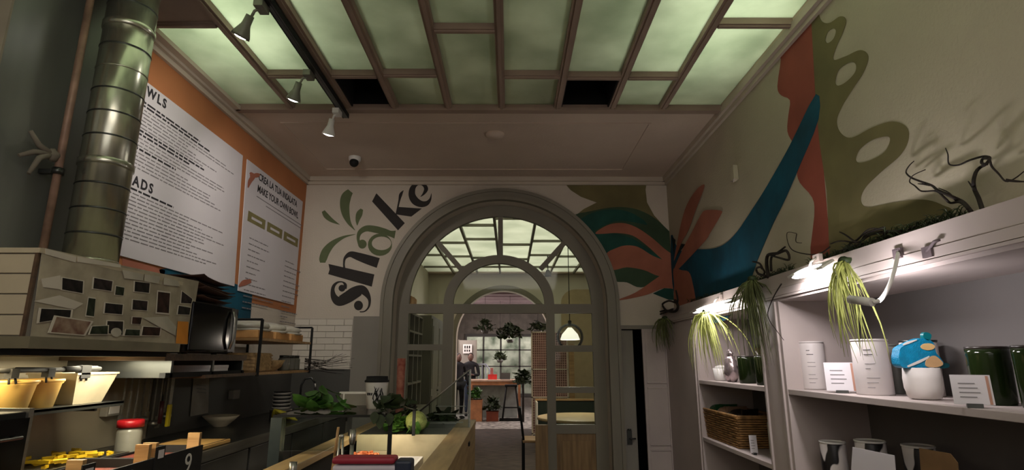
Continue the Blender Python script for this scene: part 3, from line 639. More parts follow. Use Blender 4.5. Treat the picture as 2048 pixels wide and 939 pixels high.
for i, (q, k, lb) in enumerate(SH): sheet('photo_print', q, pd[k], lb, .0045+.0002*i)
sheet('photo_print', [(205, 640), (540, 690), (470, 815), (150, 790)], food, 'colourful food snapshot overlapping the lower left landscape', .009)
sheet('photo_print', [(520, 730), (672, 722), (668, 805), (495, 805)], pd[2], 'white bordered snapshot of two people at the bottom', .0095)
sheet('photo_print', [(810, 755), (945, 760), (940, 818), (795, 815)], pd[2], 'small outdoor snapshot beside the white bordered one', .0095)
sheet('photo_print', [(955, 730), (1122, 740), (1110, 818), (940, 815)], pd[3], 'family snapshot at the bottom left of the pale card', .0085)
sheet('orange_card', [(1262, 690), (1352, 695), (1345, 885), (1245, 880)], orm, 'bright orange card at the lower right corner of hood', .009, 'card', False)
sheet('white_card', [(788, 252), (968, 290), (965, 345), (805, 325)], cardm, 'pale card clipped under the top edge, left of three', .009, 'card', False)
sheet('white_card', [(980, 290), (1110, 310), (1100, 372), (975, 350)], cardm, 'pale card clipped under the top edge, middle of three', .009, 'card', False)
sheet('white_card', [(1145, 318), (1262, 345), (1280, 395), (1140, 380)], cardm, 'pale card clipped under the top edge, right of three', .009, 'card', False)
sheet('white_card', [(960, 660), (1170, 650), (1250, 740), (1240, 815)], cardm, 'torn pale card beside the orange card', .008, 'card', False)
ck = thing('round_sticker', 'pale round sticker overlapping a dark snapshot', 'sticker', hq(735, 785, .0105))
MB().prism([circ(735, 785, 45, 38)], lambda p: hq(p[0], p[1], .0105), (.001, 0, 0)).build('disc', cardm, ck, world=True)

# ================================================================ LEFT: COUNTERS
CZ = 1.03
ct = thing('kitchen_counter', 'long stainless steel kitchen counter along the left wall', 'counter', (-1.93, 4.4, 0))
MB().box(XL+.022, -1.60, 3.0, YB-.025, CZ-.04, CZ).build('worktop', M['darksteel'], ct, world=True, bevel=.004)
MB().box(XL+.022, -1.66, 3.0, YB-.025, .1, CZ-.04).build('cabinet_body', M['slate'], ct, world=True)
for k in range(4):
    y = 3.02+k*.71; MB().box(-1.66, -1.64, y, y+.68, .15, CZ-.07).build('door', M['slate'], ct, world=True, bevel=.004)
MB().box(XL+.022, -1.85, 3.0, YB-.1, 0, .1).build('plinth', M['black'], ct, world=True)
MB().box(-1.61, -1.595, 3.0, YB-.03, CZ-.05, CZ+.004).build('edge_lip', M['steel'], ct, world=True)
pt = thing('prep_bench', 'lower steel prep bench below the extractor hood', 'counter', (-1.9, 2.2, 0))
PZ = .93
MB().box(XL+.022, -1.50, 1.3, 2.98, PZ-.03, PZ).build('top', M['steel'], pt, world=True)
MB().box(XL+.04, -1.54, 1.3, 2.96, .1, PZ-.03).box(XL+.1, -1.7, 1.4, 2.9, 0, .1).build('body', M['darksteel'], pt, world=True)
struct('trim_12', MB().box(XL, XL+.012, 1.0, 3.0, PZ, ht).box(XL, XL+.012, 3.0, 3.62, CZ, 1.5).box(XL+.012, XL+.016, 2.30, 2.304, PZ, ht), mat('stainless_wall_sheet', (158, 148, 128), .45, .3, vary=.2, scale=2, stretch=(1, .5, 1)))
# oven-like black box
ob = thing('black_oven', 'black boxed appliance with a glass door at left edge', 'oven', (-1.93, 1.70, PZ))
MB().box(-.30, .28, -.32, .30, .005, .40).build('body', M['black'], ob, bevel=.006)
MB().box(.28, .292, -.31, .29, .03, .38).build('door', mat('black_glass', (14, 15, 14), .12), ob)
MB().tube([(.31, -.25, .32), (.31, .25, .32)], .006).box(.292, .312, -.25, -.24, .315, .325).box(.292, .312, .24, .25, .315, .325).build('handle', M['darksteel'], ob)
for z in (.10, .2): MB().box(.292, .294, -.26, .26, z, z+.006).build('vent_slot', M['darksteel'], ob)
MB().box(-.31, .29, .285, .305, 0.005, .41).build('steel_edge', M['steel'], ob)
# shelf under hood with buckets, rail
sh = thing('under_hood_shelf', 'narrow steel shelf under the hood carrying tubs', 'shelf', (-2.1, 2.3, 1.30))
sy0, sy1 = 2.03, 2.85
MB().box(XL+.012, -1.90, sy0, sy1, 1.296, 1.306).box(-1.905, -1.90, sy0, sy1, 1.285, 1.306).build('board', M['darksteel'], sh, world=True)
for y in (1.5, 2.7): MB().box(XL+.012, -1.93, y, y+.015, 1.27, 1.296).build('bracket', M['darksteel'], sh, world=True)
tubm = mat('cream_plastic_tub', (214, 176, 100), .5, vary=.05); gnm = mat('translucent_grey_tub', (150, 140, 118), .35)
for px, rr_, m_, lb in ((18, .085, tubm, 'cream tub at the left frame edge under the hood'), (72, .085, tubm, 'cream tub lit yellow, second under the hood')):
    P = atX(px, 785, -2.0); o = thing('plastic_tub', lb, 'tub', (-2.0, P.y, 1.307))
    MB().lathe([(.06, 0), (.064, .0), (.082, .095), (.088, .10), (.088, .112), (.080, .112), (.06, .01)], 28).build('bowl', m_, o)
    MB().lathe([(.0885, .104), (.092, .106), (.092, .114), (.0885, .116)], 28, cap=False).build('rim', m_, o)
P = atX(140, 785, -2.0); o = thing('food_pan', 'grey rectangular food pan beside the cream tubs', 'pan', (-2.03, P.y+.05, 1.307))
MB().add([(-.08, -.09, 0), (.08, -.09, 0), (.08, .09, 0), (-.08, .09, 0), (-.11, -.13, .13), (.11, -.13, .13), (.11, .13, .13), (-.11, .13, .13)], [(3, 2, 1, 0), (0, 1, 5, 4), (1, 2, 6, 5), (2, 3, 7, 6), (3, 0, 4, 7), (4, 5, 6, 7)]).build('pan', gnm, o)
MB().box(-.115, .115, -.135, .135, .13, .138).build('rim', gnm, o)
P = atX(0, 742, -1.93); Q = atX(200, 738, -1.93)
o = thing('burner_rail', 'dark horizontal rod with valve fittings under the hood', 'rail', (-1.93, 2.2, 1.45))
MB().tube([(-1.93, 1.4, 1.458), (-1.93, Q.y, 1.462)], .009).tube([(-1.93, Q.y-.22, 1.462), (-1.93, Q.y-.02, 1.462)], .013).build('rod', M['black'], o, world=True)
for px in (25, 98, 167):
    y = atX(px, 740, -1.93).y; k = 1.6 if px == 167 else 1
    MB().cbox((-1.93, y, 1.45), (.03, .035*k, .035*k)).tube([(-1.93, y-.012, 1.45), (-1.92, y-.016, 1.41)], .004).tube([(-1.93, y+.012, 1.45), (-1.92, y+.016, 1.41)], .004).build('valve', M['black'], o, world=True)
for y in (1.45, Q.y-.1): MB().tube([(-1.93, y, 1.46), (-2.24, y, 1.462)], .008).build('wall_arm', M['black'], o, world=True)
# wooden shelf with utensils
SX = -1.72
zs = 1.5+.0105*3.2
ws = thing('wall_shelf', 'long dark wooden shelf carrying the microwave', 'shelf', (-2.0, 3.5, zs))
MB().box(XL, SX, 2.84, 3.72, zs-.035, zs).build('board', M['darkwood'], ws, world=True)
MB().box(SX-.03, SX, 2.86, 3.70, zs-.12, zs-.095).build('under_rail', M['black'], ws, world=True)
for y in (2.9, 3.3, 3.66): MB().box(XL, SX, y, y+.02, zs-.12, zs-.035).build('bracket', M['darksteel'], ws, world=True)
P = atX(296, 708, -2.0); o = thing('lit_wood_ledge', 'short pale ledge glowing yellow behind the utensils', 'ledge', (-2.1, P.y, P.z))
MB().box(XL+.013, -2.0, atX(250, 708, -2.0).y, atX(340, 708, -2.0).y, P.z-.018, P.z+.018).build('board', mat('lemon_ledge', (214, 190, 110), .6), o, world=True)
ur = thing('utensil_rail', 'steel rail holding hanging ladles under the shelf', 'rail', (-2.2, 3.1, 1.42))
ya, yb = atX(238, 750, -2.18).y, atX(340, 750, -2.18).y
MB().tube([(-2.18, ya, 1.425), (-2.18, yb, 1.425)], .005).tube([(-2.18, ya+.02, 1.425), (-2.247, ya+.02, 1.425)], .004).tube([(-2.18, yb-.02, 1.425), (-2.247, yb-.02, 1.425)], .004).build('rod', M['steel'], ur, world=True)
for i in range(8):
    y = ya+.04+(yb-ya-.08)*i/7; L = .20+.05*((i*3) % 4)/3
    o = thing('hanging_utensil', ['leftmost', 'second', 'third', 'fourth', 'fifth', 'sixth', 'seventh', 'rightmost'][i]+(' ladle' if i % 2 else ' spatula')+' hanging from the utensil rail', 'utensil', (-2.168, y, 1.425), group='steel utensils on the rail')
    MB().tube([(-.012, 0, .004), (.0, 0, .012), (.008, 0, .002), (.006, 0, -.03)], .003, 6).build('hook', M['steel'], o)
    MB().cbox((.006, 0, -.03-L/2), (.004, .012, L)).build('shaft', M['steel'], o)
    if i % 2: MB().blob((.02, 0, -.03-L-.015), (.03, .032, .02), 14, 8).build('ladle_bowl', M['steel'], o)
    else: MB().cbox((.006, 0, -.03-L-.03), (.003, .045, .07)).build('spatula_blade', M['steel'], o)
o = thing('kitchen_knife', 'knife with yellow handle hanging on the wall', 'knife', atX(337, 830, -2.1))
MB().cbox((0, 0, 0), (.018, .030, .13)).build('handle', mat('yellow_plastic', (196, 176, 24), .5), o, bevel=.004)
MB().cbox((0, 0, .16), (.004, .034, .19)).build('blade', M['steel'], o)
o = thing('sharpening_steel', 'dark maroon handled steel hanging beside the yellow knife', 'tool', atX(323, 815, -2.1))
MB().tube([(0, 0, -.09), (0, 0, .04)], .012).build('handle', mat('maroon_plastic', (60, 22, 26), .5), o)
MB().tube([(0, 0, .04), (0, 0, .24)], .006).build('rod', M['darksteel'], o)
o = thing('tool_hanger', 'dark magnetic bar above the yellow handled knife', 'rack', (-2.12, atX(330, 760, -2.12).y, 1.40))
MB().box(-.135, .005, -.10, .10, -.0, .03).build('bar', M['black'], o)
o = thing('paper_notice', 'white printed sheet taped over the dark splashback', 'notice', atX(395, 780, XL+.03))
pt4 = [(388, 745), (418, 750), (416, 825), (380, 832)]
MB().prism([pt4], lambda p: atX(p[0], p[1], XL+.026), (.002, 0, 0)).build('sheet', mat('notice_paper', (150, 146, 136), .8), o, world=True)
for k in range(3): MB().prism([[(393, 768+k*7), (412, 770+k*7), (412, 772+k*7), (393, 770+k*7)]], lambda p: atX(p[0], p[1], XL+.0285), (.0005, 0, 0)).build('print_line', M['textgrey'], o, world=True)
for px, py, X, lb in ((216, 818, XL+.02, 'pale socket box on the lit steel wall'), (465, 788, XL+.03, 'grey socket box on the dark splashback')):
    o = thing('wall_socket', lb, 'socket', atX(px, py, X)); MB().box(-.008, .035, -.055, .055, -.035, .035).build('box', M['greywall'], o, bevel=.005); MB().box(.035, .038, -.04, .04, -.022, .022).build('cover', M['white'] if px < 300 else M['greywall'], o)
# microwave
MY0, MY1 = atX(384, 650, -1.64).y, atX(478, 650, -1.64).y
o = thing('microwave_oven', 'black microwave with reflective door on the wooden shelf', 'microwave', (-1.92, (MY0+MY1)/2, zs)); mh = .275; wy = (MY1-MY0)/2
MB().box(-.24, .255, -wy, wy, .008, mh).build('case', M['black'], o, bevel=.01)
MB().box(.255, .275, -wy+.005, wy-.09, .015, mh-.008).build('door', mat('microwave_glass', (6, 6, 9), .1, spec=.12), o, bevel=.006)
MB().box(.255, .27, wy-.085, wy-.003, .015, mh-.008).build('control_panel', mat('microwave_panel', (58, 58, 62), .3, .4), o)
MB().tube([(.285, wy-.10, .03), (.30, wy-.10, .08), (.30, wy-.10, mh-.07), (.285, wy-.10, mh-.03)], .009).build('handle', M['steel'], o)
for y in (-.15, .15):
    for x in (-.18, .2): MB().lathe([(.015, 0), (.015, .01)], 10, (x, y, 0)).build('foot', M['black'], o)
# folded brown bags pile on the microwave
brn = [mat('brown_leathery_sheet_%s' % n, c, .7, vary=.25, scale=8) for n, c in (('dark', (62, 38, 28)), ('mid', (84, 54, 38)), ('black', (34, 26, 22)))]
rr = random.Random(4)
for k in range(7):
    o = thing('cardboard_tray', ['dark brown tray at the bottom of the stack on microwave', 'brown tray second from bottom of the microwave stack', 'mid brown tray third from bottom on the microwave', 'almost black tray in the middle of the microwave stack', 'brown tray third from top of the microwave stack', 'dark tray second from top of the microwave stack', 'topmost curled brown tray of the microwave stack'][k], 'tray', (-1.90+rr.uniform(-.02, .02), (MY0+MY1)/2+.03+rr.uniform(-.03, .03), zs+mh+.002+k*.021), rr.uniform(-.25, .25), 'brown trays stacked on the microwave')
    m_ = MB(); n = 8; vs = []; A = .20+rr.uniform(-.03, .02); B = .26+rr.uniform(-.04, .03)
    for i in range(n+1):
        for j in range(n+1):
            x = -A+2*A*i/n; y = -B+2*B*j/n; vs.append((x, y, .002+.016*(abs(x/A)**6+abs(y/B)**6)/2+.002*math.sin(7*y+k)))
    fs = [(i*(n+1)+j, (i+1)*(n+1)+j, (i+1)*(n+1)+j+1, i*(n+1)+j+1) for i in range(n) for j in range(n)]
    m_.add(vs, fs, True); ob_ = m_.build('sheet', brn[k % 3], o); md = ob_.modifiers.new('s', 'SOLIDIFY'); md.thickness = .004
# metal rack
RX0, RX1 = XL+.02, -1.70
ry0 = atX(520, 690, RX1).y; ry1 = atX(622, 690, RX1).y
zlow, zup, ztop = 1.425, 1.655, 1.775
rk = thing('wire_rack', 'black metal rack with two wooden boards at the left wall', 'rack', ((RX0+RX1)/2, ry0, zlow))
for x in (RX0, RX1):
    for y in (ry0, ry1): MB().box(x-.008, x+.008, y-.008, y+.008, zlow-.03, ztop).build('post', M['black'], rk, world=True)
MB().box(RX0+.1, RX0+.112, (ry0+ry1)/2, (ry0+ry1)/2+.012, zlow, zup).build('post', M['black'], rk, world=True)
for z in (zlow, zup): MB().box(RX0, RX1, ry0, ry1, z-.022, z-.004).build('board', M['wood'], rk, world=True)
for z in (ztop-.01, zup-.1): MB().tube([(RX0, ry0, z), (RX0, ry1, z)], .005).build('rail', M['black'], rk, world=True)
for y in (ry0, ry1): MB().tube([(RX0, y, ztop), (RX1, y, ztop)], .008).build('rail', M['black'], rk, world=True)
# boards left of rack (shelf piled with white books/boxes)
o = thing('lower_wall_shelf', 'short dark shelf between microwave shelf and rack', 'shelf', (-2.0, 3.5, 1.415)); MB().box(XL+.02, RX1, 3.2, ry0-.01, 1.403, 1.42).build('board', M['darkwood'], o, world=True)
bx_ = [('white_box', (.30, .22, .05), (-1.88, 3.40, 1.42), M['paper'], 'flat white box on the shelf under the microwave', 'box')]
for nme, d, l, m_, lb, cat in bx_:
    o = thing(nme, lb, cat, l); MB().box(-d[0]/2, d[0]/2, -d[1]/2, d[1]/2, .001, d[2]).build('carton', m_, o, bevel=.003); MB().box(-d[0]/2-.002, d[0]/2+.002, -d[1]/2-.002, d[1]/2+.002, d[2]*.7, d[2]+.003).build('lid', m_, o, bevel=.003)
tan = mat('tan_bread_carton', (186, 140, 88), .8, vary=.2, scale=8); bag = mat('clear_plastic_wrap', (168, 164, 152), .2, vary=.1, bump=.9, bscale=14)
for k in range(3):
    y = ry0+.17+k*.30; o = thing('bagged_tray', ['wrapped tan tray on the rack top board, nearest microwave', 'wrapped tan tray on the rack top board, in the middle', 'wrapped tan tray on the rack top board, by the corner'][k], 'tray', (-1.90, y, zup-.003), group='plastic wrapped trays on the rack')
    MB().box(-.14, .16, -.13, .13, .0, .055).build('tray', tan, o, bevel=.006)
    b = MB().blob((.01, 0, .085), (.165, .14, .048), 18, 8, wob=.12); b.build('plastic_bag', bag, o)
    MB().blob((.02, .0, .058), (.17, .145, .02), 18, 6, wob=.06).build('bag_fold', bag, o)
tanb = mat('woven_bamboo', (176, 146, 104), .8, vary=.25, scale=30)
o = thing('bamboo_basket', 'pale tan woven basket on the lower rack board', 'basket', (-1.86, ry0+.22, zlow-.003))
MB().box(-.10, .10, -.14, .14, 0, .13).build('body', tanb, o, bevel=.01)
for k in range(5): MB().box(-.104, .104, -.144, .144, .012+k*.024, .022+k*.024).build('woven_band', tanb, o)
o = thing('bread_bowl', 'tan rounded bowl beside the basket on the rack', 'bowl', (-1.84, ry0+.50, zlow-.003))
MB().lathe([(.05, 0), (.09, .03), (.115, .08), (.11, .08), (.08, .03), (.0, .015)], 28, cap=False).build('bowl', tanb, o)
jg = mat('smoky_glass_jar', (120, 120, 112), .15, vary=.1)
for k in range(3):
    o = thing('glass_jar', ['smoky jar on the lower rack, nearest the bowl', 'smoky jar on the lower rack, middle of three', 'smoky jar on the lower rack, at the corner end'][k], 'jar', (-1.82, ry0+.74+k*.11, zlow-.003), group='smoky jars on the rack')
    MB().lathe([(.042, 0), (.045, .01), (.045, .085), (.036, .10)], 20).build('glass', jg, o); MB().lathe([(.038, .10), (.038, .118)], 20).build('lid', M['darksteel'], o)
# twiggy dried plant at the corner
o = thing('dried_twigs', 'wispy brown dried twigs sticking out at the rack end', 'twigs', (-1.66, 5.0, 1.42))
tb = MB()
rr = random.Random(2)
for k in range(26):
    a0 = rr.uniform(-.5, .5); tb.tube([(-.05, -.25, rr.uniform(.0, .1)), (.05+rr.uniform(0, .05), -.05, .03+a0*.1), (.15+rr.uniform(0, .12), rr.uniform(-.1, .1), .05+a0*.18)], [.002, .0015, .0008], 4)
tb.build('twigs', M['twig'], o)
o['kind'] = 'thing'
# counter objects
P = atZ(440, 852, CZ); o = thing('white_bowl', 'wide white bowl standing on the steel counter', 'bowl', (P.x, P.y, CZ+.001))
MB().lathe([(.045, 0), (.05, .005), (.095, .045), (.125, .075), (.118, .075), (.085, .045), (.0, .012)], 32, cap=False).build('bowl', mat('cream_ceramic', (190, 180, 156), .35), o)
o = thing('cutting_board', 'pale wooden cutting board on the counter end', 'cutting board', (-1.80, 3.27, CZ+.001)); MB().box(-.15, .16, -.2, .18, 0, .02).build('board', mat('bright_beech', (206, 162, 96), .6, vary=.08, scale=5, stretch=(8, 1, 1)), o, bevel=.004)
MB().box(-.14, -.13, -.19, .17, .02, .0215).box(.14, .15, -.19, .17, .02, .0215).build('juice_groove', M['darkwood'], o)
P = atZ(552, 846, CZ); yel = mat('banana_peel', (186, 174, 50), .6, vary=.15, scale=8)
bo = thing('banana_bunch', 'bunch of yellow bananas on the steel counter', 'bananas', (P.x-.02, P.y, CZ+.002))
for k in range(5):
    a0 = -.9+k*.42; d = Vector((math.cos(a0+1.2), math.sin(a0+1.2), 0)); n = Vector((-d.y, d.x, 0))
    pts = [d*(.015+.045*t)*1.0*4*.8+Vector((0, 0, .07-.012*t*t*1.2)) for t in (0, .33, .66, 1, 1.2)]
    MB().tube([Vector((0, 0, .10)), d*.035+Vector((0, 0, .085)), d*.09+Vector((0, 0, .06)), d*.14+Vector((0, 0, .03)), d*.17+Vector((0, 0, .016))], [.006, .013, .017, .014, .004], 8).build('banana', yel, bo)
P = Vector((-1.86, 4.72, CZ+.001)); o = thing('steel_container', 'brushed steel canister below the striped bowls', 'container', P)
MB().lathe([(.085, 0), (.085, .075), (.088, .08), (.082, .08)], 28).build('body', M['steel'], o)
for k in range(5):
    o = thing('nested_bowl', ['lowest', 'second lowest', 'middle', 'second highest', 'topmost'][k]+' white bowl of the striped stack on canister', 'bowl', (P.x, P.y, CZ+.083+k*.028), group='white bowls stacked on the canister')
    MB().lathe([(.05, 0), (.072, .016), (.074, .019), (.07, .019), (.048, .004)], 24, cap=True).build('bowl', M['white'], o); MB().lathe([(.045, .002), (.067, .0195), (.067, .027), (.05, .027)], 24).build('dark_foot', M['black'], o)
P = atX(600, 800, -1.95); o = thing('kitchen_tap', 'slim bent steel tap rising from the counter', 'tap', (-1.95, P.y, CZ+.001))
MB().lathe([(.03, 0), (.03, .02), (.016, .025)], 16).build('base', M['darksteel'], o)
MB().tube([(0, 0, .02), (0, 0, .24), (.03, -.0, .30), (.09, 0, .31), (.13, 0, .26)], .010).build('spout', M['darksteel'], o)
MB().tube([(.13, 0, .262), (.135, 0, .20)], .011).build('nozzle', M['steel'], o)
# crates and items on the prep bench
crm = mat('black_crate_card', (22, 21, 22), .7); fr = mat('tomato_red_contents', (110, 44, 30), .7, vary=.3, scale=20, bump=.8)
for yA, yB_, lb, rz in ((2.14, 2.56, 'black produce crate with a big 9, nearer the camera', 0.0), (2.57, 2.96, 'black produce crate with a big 9, beside cutting board', 0.0)):
    o = thing('produce_crate', lb, 'crate', (-1.70, (yA+yB_)/2, PZ+.001)); h = (yB_-yA)/2
    MB().box(.15, .158, -h, h, 0, .155).build('side_board', crm, o); MB().box(-.16, -.152, -h, h, 0, .13).build('side_board', crm, o)
    MB().box(-.152, .15, -h, -h+.01, 0, .155).build('end_board', crm, o); MB().box(-.152, .15, h-.01, h, 0, .155).build('end_board', crm, o); MB().box(-.152, .15, -h+.01, h-.01, 0, .01).build('base_board', crm, o)
    MB().box(-.15, .148, -h+.012, h-.012, .03, .12).build('red_fruit', fr, o)['kind'] = 'stuff'
    for y in (-h+.02, h-.02): MB().box(.09, .149, y-.008, y+.012, .0, .215).build('corner_post', M['wood'], o)
    for y in (-h+.03,): MB().box(.159, .164, y-.035, y+.03, .06, .20).build('corner_flap', crm, o); MB().box(.1645, .1655, y-.02, y+.02, .15, .185).build('label_patch', M['paper'], o)
    text('9', .13, o, (o.location.x+.1595, o.location.y+.04, PZ+.045), M['white'], 'number_nine')
P = atX(192, 882, -1.98); o = thing('metal_tray', 'shallow tray holding bright yellow slices behind the crates', 'tray', (-2.02, P.y-.12, PZ+.10)); MB().box(-.14, .13, -.24, .24, 0, .012).box(-.14, -.13, -.24, .24, .012, .03).box(.12, .13, -.24, .24, .012, .03).box(-.13, .12, -.24, -.23, .012, .03).box(-.13, .12, .23, .24, .012, .03).build('pan', M['steel'], o)
for x, y in ((-.12, -.2), (.10, -.2), (-.12, .2), (.10, .2)): MB().box(x-.01, x+.01, y-.01, y+.01, -.099, 0).build('leg', M['steel'], o)
ys = MB(); rr = random.Random(6)
for k in range(60): ys.cbox((rr.uniform(-.1, .1), rr.uniform(-.18, .18), .02+rr.random()*.035), (.05, .012, .012), Matrix.Rotation(rr.uniform(0, 3), 3, 'Z') @ Matrix.Rotation(rr.uniform(-.4, .4), 3, 'X'))
y_ = ys.build('yellow_slices', mat('yellow_pepper_strips', (214, 176, 30), .5), o); y_['kind'] = 'stuff'
P = atX(262, 845, -1.98); o = thing('food_jar', 'clear jar with a bright red lid behind the crates', 'jar', (-1.98, P.y, PZ+.001)); hh = P.z-PZ
MB().lathe([(.055, 0), (.058, .01), (.058, hh-.045), (.05, hh-.02)], 24).build('jar', mat('frosty_jar', (150, 148, 136), .2), o); MB().lathe([(.062, hh-.02), (.062, hh+.012), (.055, hh+.016)], 28).build('lid', mat('red_lid', (176, 24, 32), .4), o)
# ================================================================ FOREGROUND FOOD COUNTER
fc = thing('food_counter', 'long food display counter with pale oak top rail and steel wells', 'counter', (-.7, 3.6, 0))
oak = mat('counter_oak', (170, 142, 98), .5, scale=2.5, col2=(140, 114, 76), stretch=(10, 1, 10))
MB().box(-.43, -.29, 1.5, 5.05, .962, 1.0).build('right_rail', oak, fc, world=True, bevel=.004)
MB().box(-.31, -.295, 1.5, 5.04, .05, .962).build('side_panel', oak, fc, world=True)
MB().box(-1.16, -1.05, 1.5, 5.05, .962, 1.0).build('left_rail', oak, fc, world=True, bevel=.004)
MB().box(-1.15, -1.135, 1.5, 5.04, .05, .962).build('side_panel', M['black'], fc, world=True)
MB().box(-1.05, -.43, 4.05, 5.05, .962, .998).build('rear_top', M['darksteel'], fc, world=True)
cr = mat('cream_well_lining', (196, 184, 150), .5, vary=.1, scale=6)
MB().box(-1.05, -.43, 4.03, 4.05, .72, 1.0).build('well_wall', cr, fc, world=True)
MB().box(-1.05, -.43, 1.5, 4.03, .70, .72).build('well_floor', M['steel'], fc, world=True)
MB().box(-1.05, -.43, 1.5, 1.52, .72, .962).box(-1.13, -.31, 1.5, 5.03, .05, .69).build('core', M['slate'], fc, world=True)
for y in (2.0, 3.0, 4.2): MB().box(-.30, -.285, y, y+.07, .90, .925).build('finger_slot', M['black'], fc, world=True)
# glass case above
gc = thing('glass_case', 'black framed glass sneeze guard standing on the counter', 'display case', (-.95, 3.2, 1.0))
zt2 = 1.207
MB().box(-1.30, -.645, 3.195, 3.215, zt2-.012, zt2).build('front_bar', M['black'], gc, world=True)
MB().box(-.665, -.645, 3.195, 3.215, 1.0, zt2-.012).build('post', M['black'], gc, world=True)
MB().box(-1.30, -1.24, 3.17, 3.23, .3, zt2-.012).build('steel_post', mat('blue_steel', (92, 102, 104), .3, .8), gc, world=True)
MB().box(-1.30, -.645, 3.21, 4.0, zt2-.006, zt2).build('glass_top', M['pane'], gc, world=True)
MB().box(-1.24, -.665, 3.203, 3.208, 1.02, zt2-.012).build('glass_front', M['pane'], gc, world=True)
MB().box(-1.30, -1.29, 3.215, 4.0, zt2-.012, zt2).box(-1.30, -.645, 3.99, 4.0, zt2-.012, zt2).build('rear_bar', M['black'], gc, world=True)
MB().box(-.665, -.645, 3.98, 4.0, 1.0, zt2-.012).box(-1.10, -1.08, 3.98, 4.0, 1.0, zt2-.012).build('rear_post', M['black'], gc, world=True)
# tilted rear glass guard
tg = thing('tilted_glass_guard', 'slanted clear glass pane guarding the far salad well', 'glass guard', (-.6, 4.4, 1.0))
p1 = atY(838, 823, 4.45); p2 = atY(940, 738, 4.45)
MB().tube([p1, p2], .006).build('top_edge', M['steel'], tg, world=True)
MB().quad([p1, p2, Vector((p2.x, 4.45, 1.0)), Vector((p1.x, 4.45, 1.0))], .006).build('pane', M['pane'], tg, world=True)
for y in (4.45,): MB().box(p2.x-.008, p2.x+.008, y+.01, y+.026, 1.0, p2.z).build('post', M['steel'], tg, world=True)
for k in range(3): MB().box(-.60, -.36, 4.5+k*.12, 4.51+k*.12, 1.03+k*.05, 1.036+k*.05).build('glass_shelf_edge', M['steel'], tg, world=True)
# salads
def leafclump(name, n, r, h, seed, m, parent, size=.05):
    rr = random.Random(seed); mb = MB()
    for k in range(n):
        a0 = rr.uniform(0, 2*PI); el = rr.uniform(-.1, 1.3); rad = r*rr.uniform(.4, 1)
        c = Vector((math.cos(a0)*math.cos(el)*rad, math.sin(a0)*math.cos(el)*rad, h*.15+h*math.sin(max(0, el))*rr.uniform(.4, .8)))
        rot = (Matrix.Rotation(a0, 3, 'Z') @ Matrix.Rotation(rr.uniform(-.9, .9), 3, 'Y') @ Matrix.Rotation(rr.uniform(-.8, .8), 3, 'X'))
        s_ = size*rr.uniform(.6, 1.3); vs = []
        pr = [(-1, 0), (-.5, .45), (.1, .6), (.7, .4), (1.1, 0)]
        for x, w_ in pr: vs += [rot @ Vector((x*s_, w_*s_, .15*s_*x*x)), rot @ Vector((x*s_, 0, -.08*s_+.1*s_*x*x)), rot @ Vector((x*s_, -w_*s_, .15*s_*x*x))]
        vs = [v+c for v in vs]; vs = [Vector((v.x, v.y, max(v.z, .002))) for v in vs]
        fs = []
        for i in range(4):
            for j in range(2): fs.append((i*3+j, (i+1)*3+j, (i+1)*3+j+1, i*3+j+1))
        mb.add(vs, fs, True)
    return mb.build(name, m, parent)
P = atY(822, 862, 3.95); o = thing('cabbage', 'pale green cabbage head beside the black case post', 'cabbage', (P.x, 4.16, 1.0)); pg = mat('pale_cabbage_leaf', (150, 164, 96), .6, vary=.25, scale=14, bump=.6)
MB().blob((0, 0, .075), (.078, .075, .072), 20, 12, wob=.06).build('head', pg, o); leafclump('outer_leaves', 16, .085, .11, 5, M['plant'], o, .045)
P = atY(790, 865, 4.2); o = thing('lettuce', 'leafy green lettuce left of the cabbage', 'lettuce', (P.x, 4.22, 1.0)); leafclump('leaves', 60, .09, .12, 8, M['plant'], o, .05)
MB().blob((0, 0, .03), (.06, .06, .03), 12, 6).build('heart', pg, o)
P = atY(850, 860, 4.6); o = thing('salad_greens', 'dark salad greens behind the slanted glass', 'salad', (P.x+.1, 4.80, 1.0)); leafclump('leaves', 50, .14, .10, 18, M['plantdark'], o, .05)
MB().box(-.14, .14, -.12, .12, 0.001, .02).build('tray', M['steel'], o)
# pans in the well
wp = atY(730, 898, 3.75); o = thing('carrot_pan', 'pan of orange diced carrots in the well', 'food pan', (-.98, 3.72, .86))
MB().box(-.06, .13, -.18, .25, -.139, 0).box(-.065, .135, -.185, .255, 0, .006).build('pan', M['steel'], o)
cb = MB(); rr = random.Random(12)
for k in range(150): cb.cbox((rr.uniform(-.05, .12), rr.uniform(-.17, .24), .012+rr.random()*.03), (.022, .018, .016), Matrix.Rotation(rr.uniform(0, 3), 3, 'Z') @ Matrix.Rotation(rr.uniform(0, 3), 3, 'X'))
cb.build('diced_carrots', mat('carrot_dice', (204, 116, 66), .6, vary=.2, scale=20), o)['kind'] = 'stuff'
o = thing('white_pan', 'empty shiny white pan right of the carrots', 'food pan', (-.70, 3.72, .86))
MB().box(-.115, .115, -.18, .25, -.139, -.05).box(-.12, -.105, -.18, .25, -.05, .01).box(.105, .12, -.18, .25, -.05, .01).box(-.105, .105, .235, .25, -.05, .01).box(-.105, .105, -.18, -.165, -.05, .01).build('pan', M['white'], o)
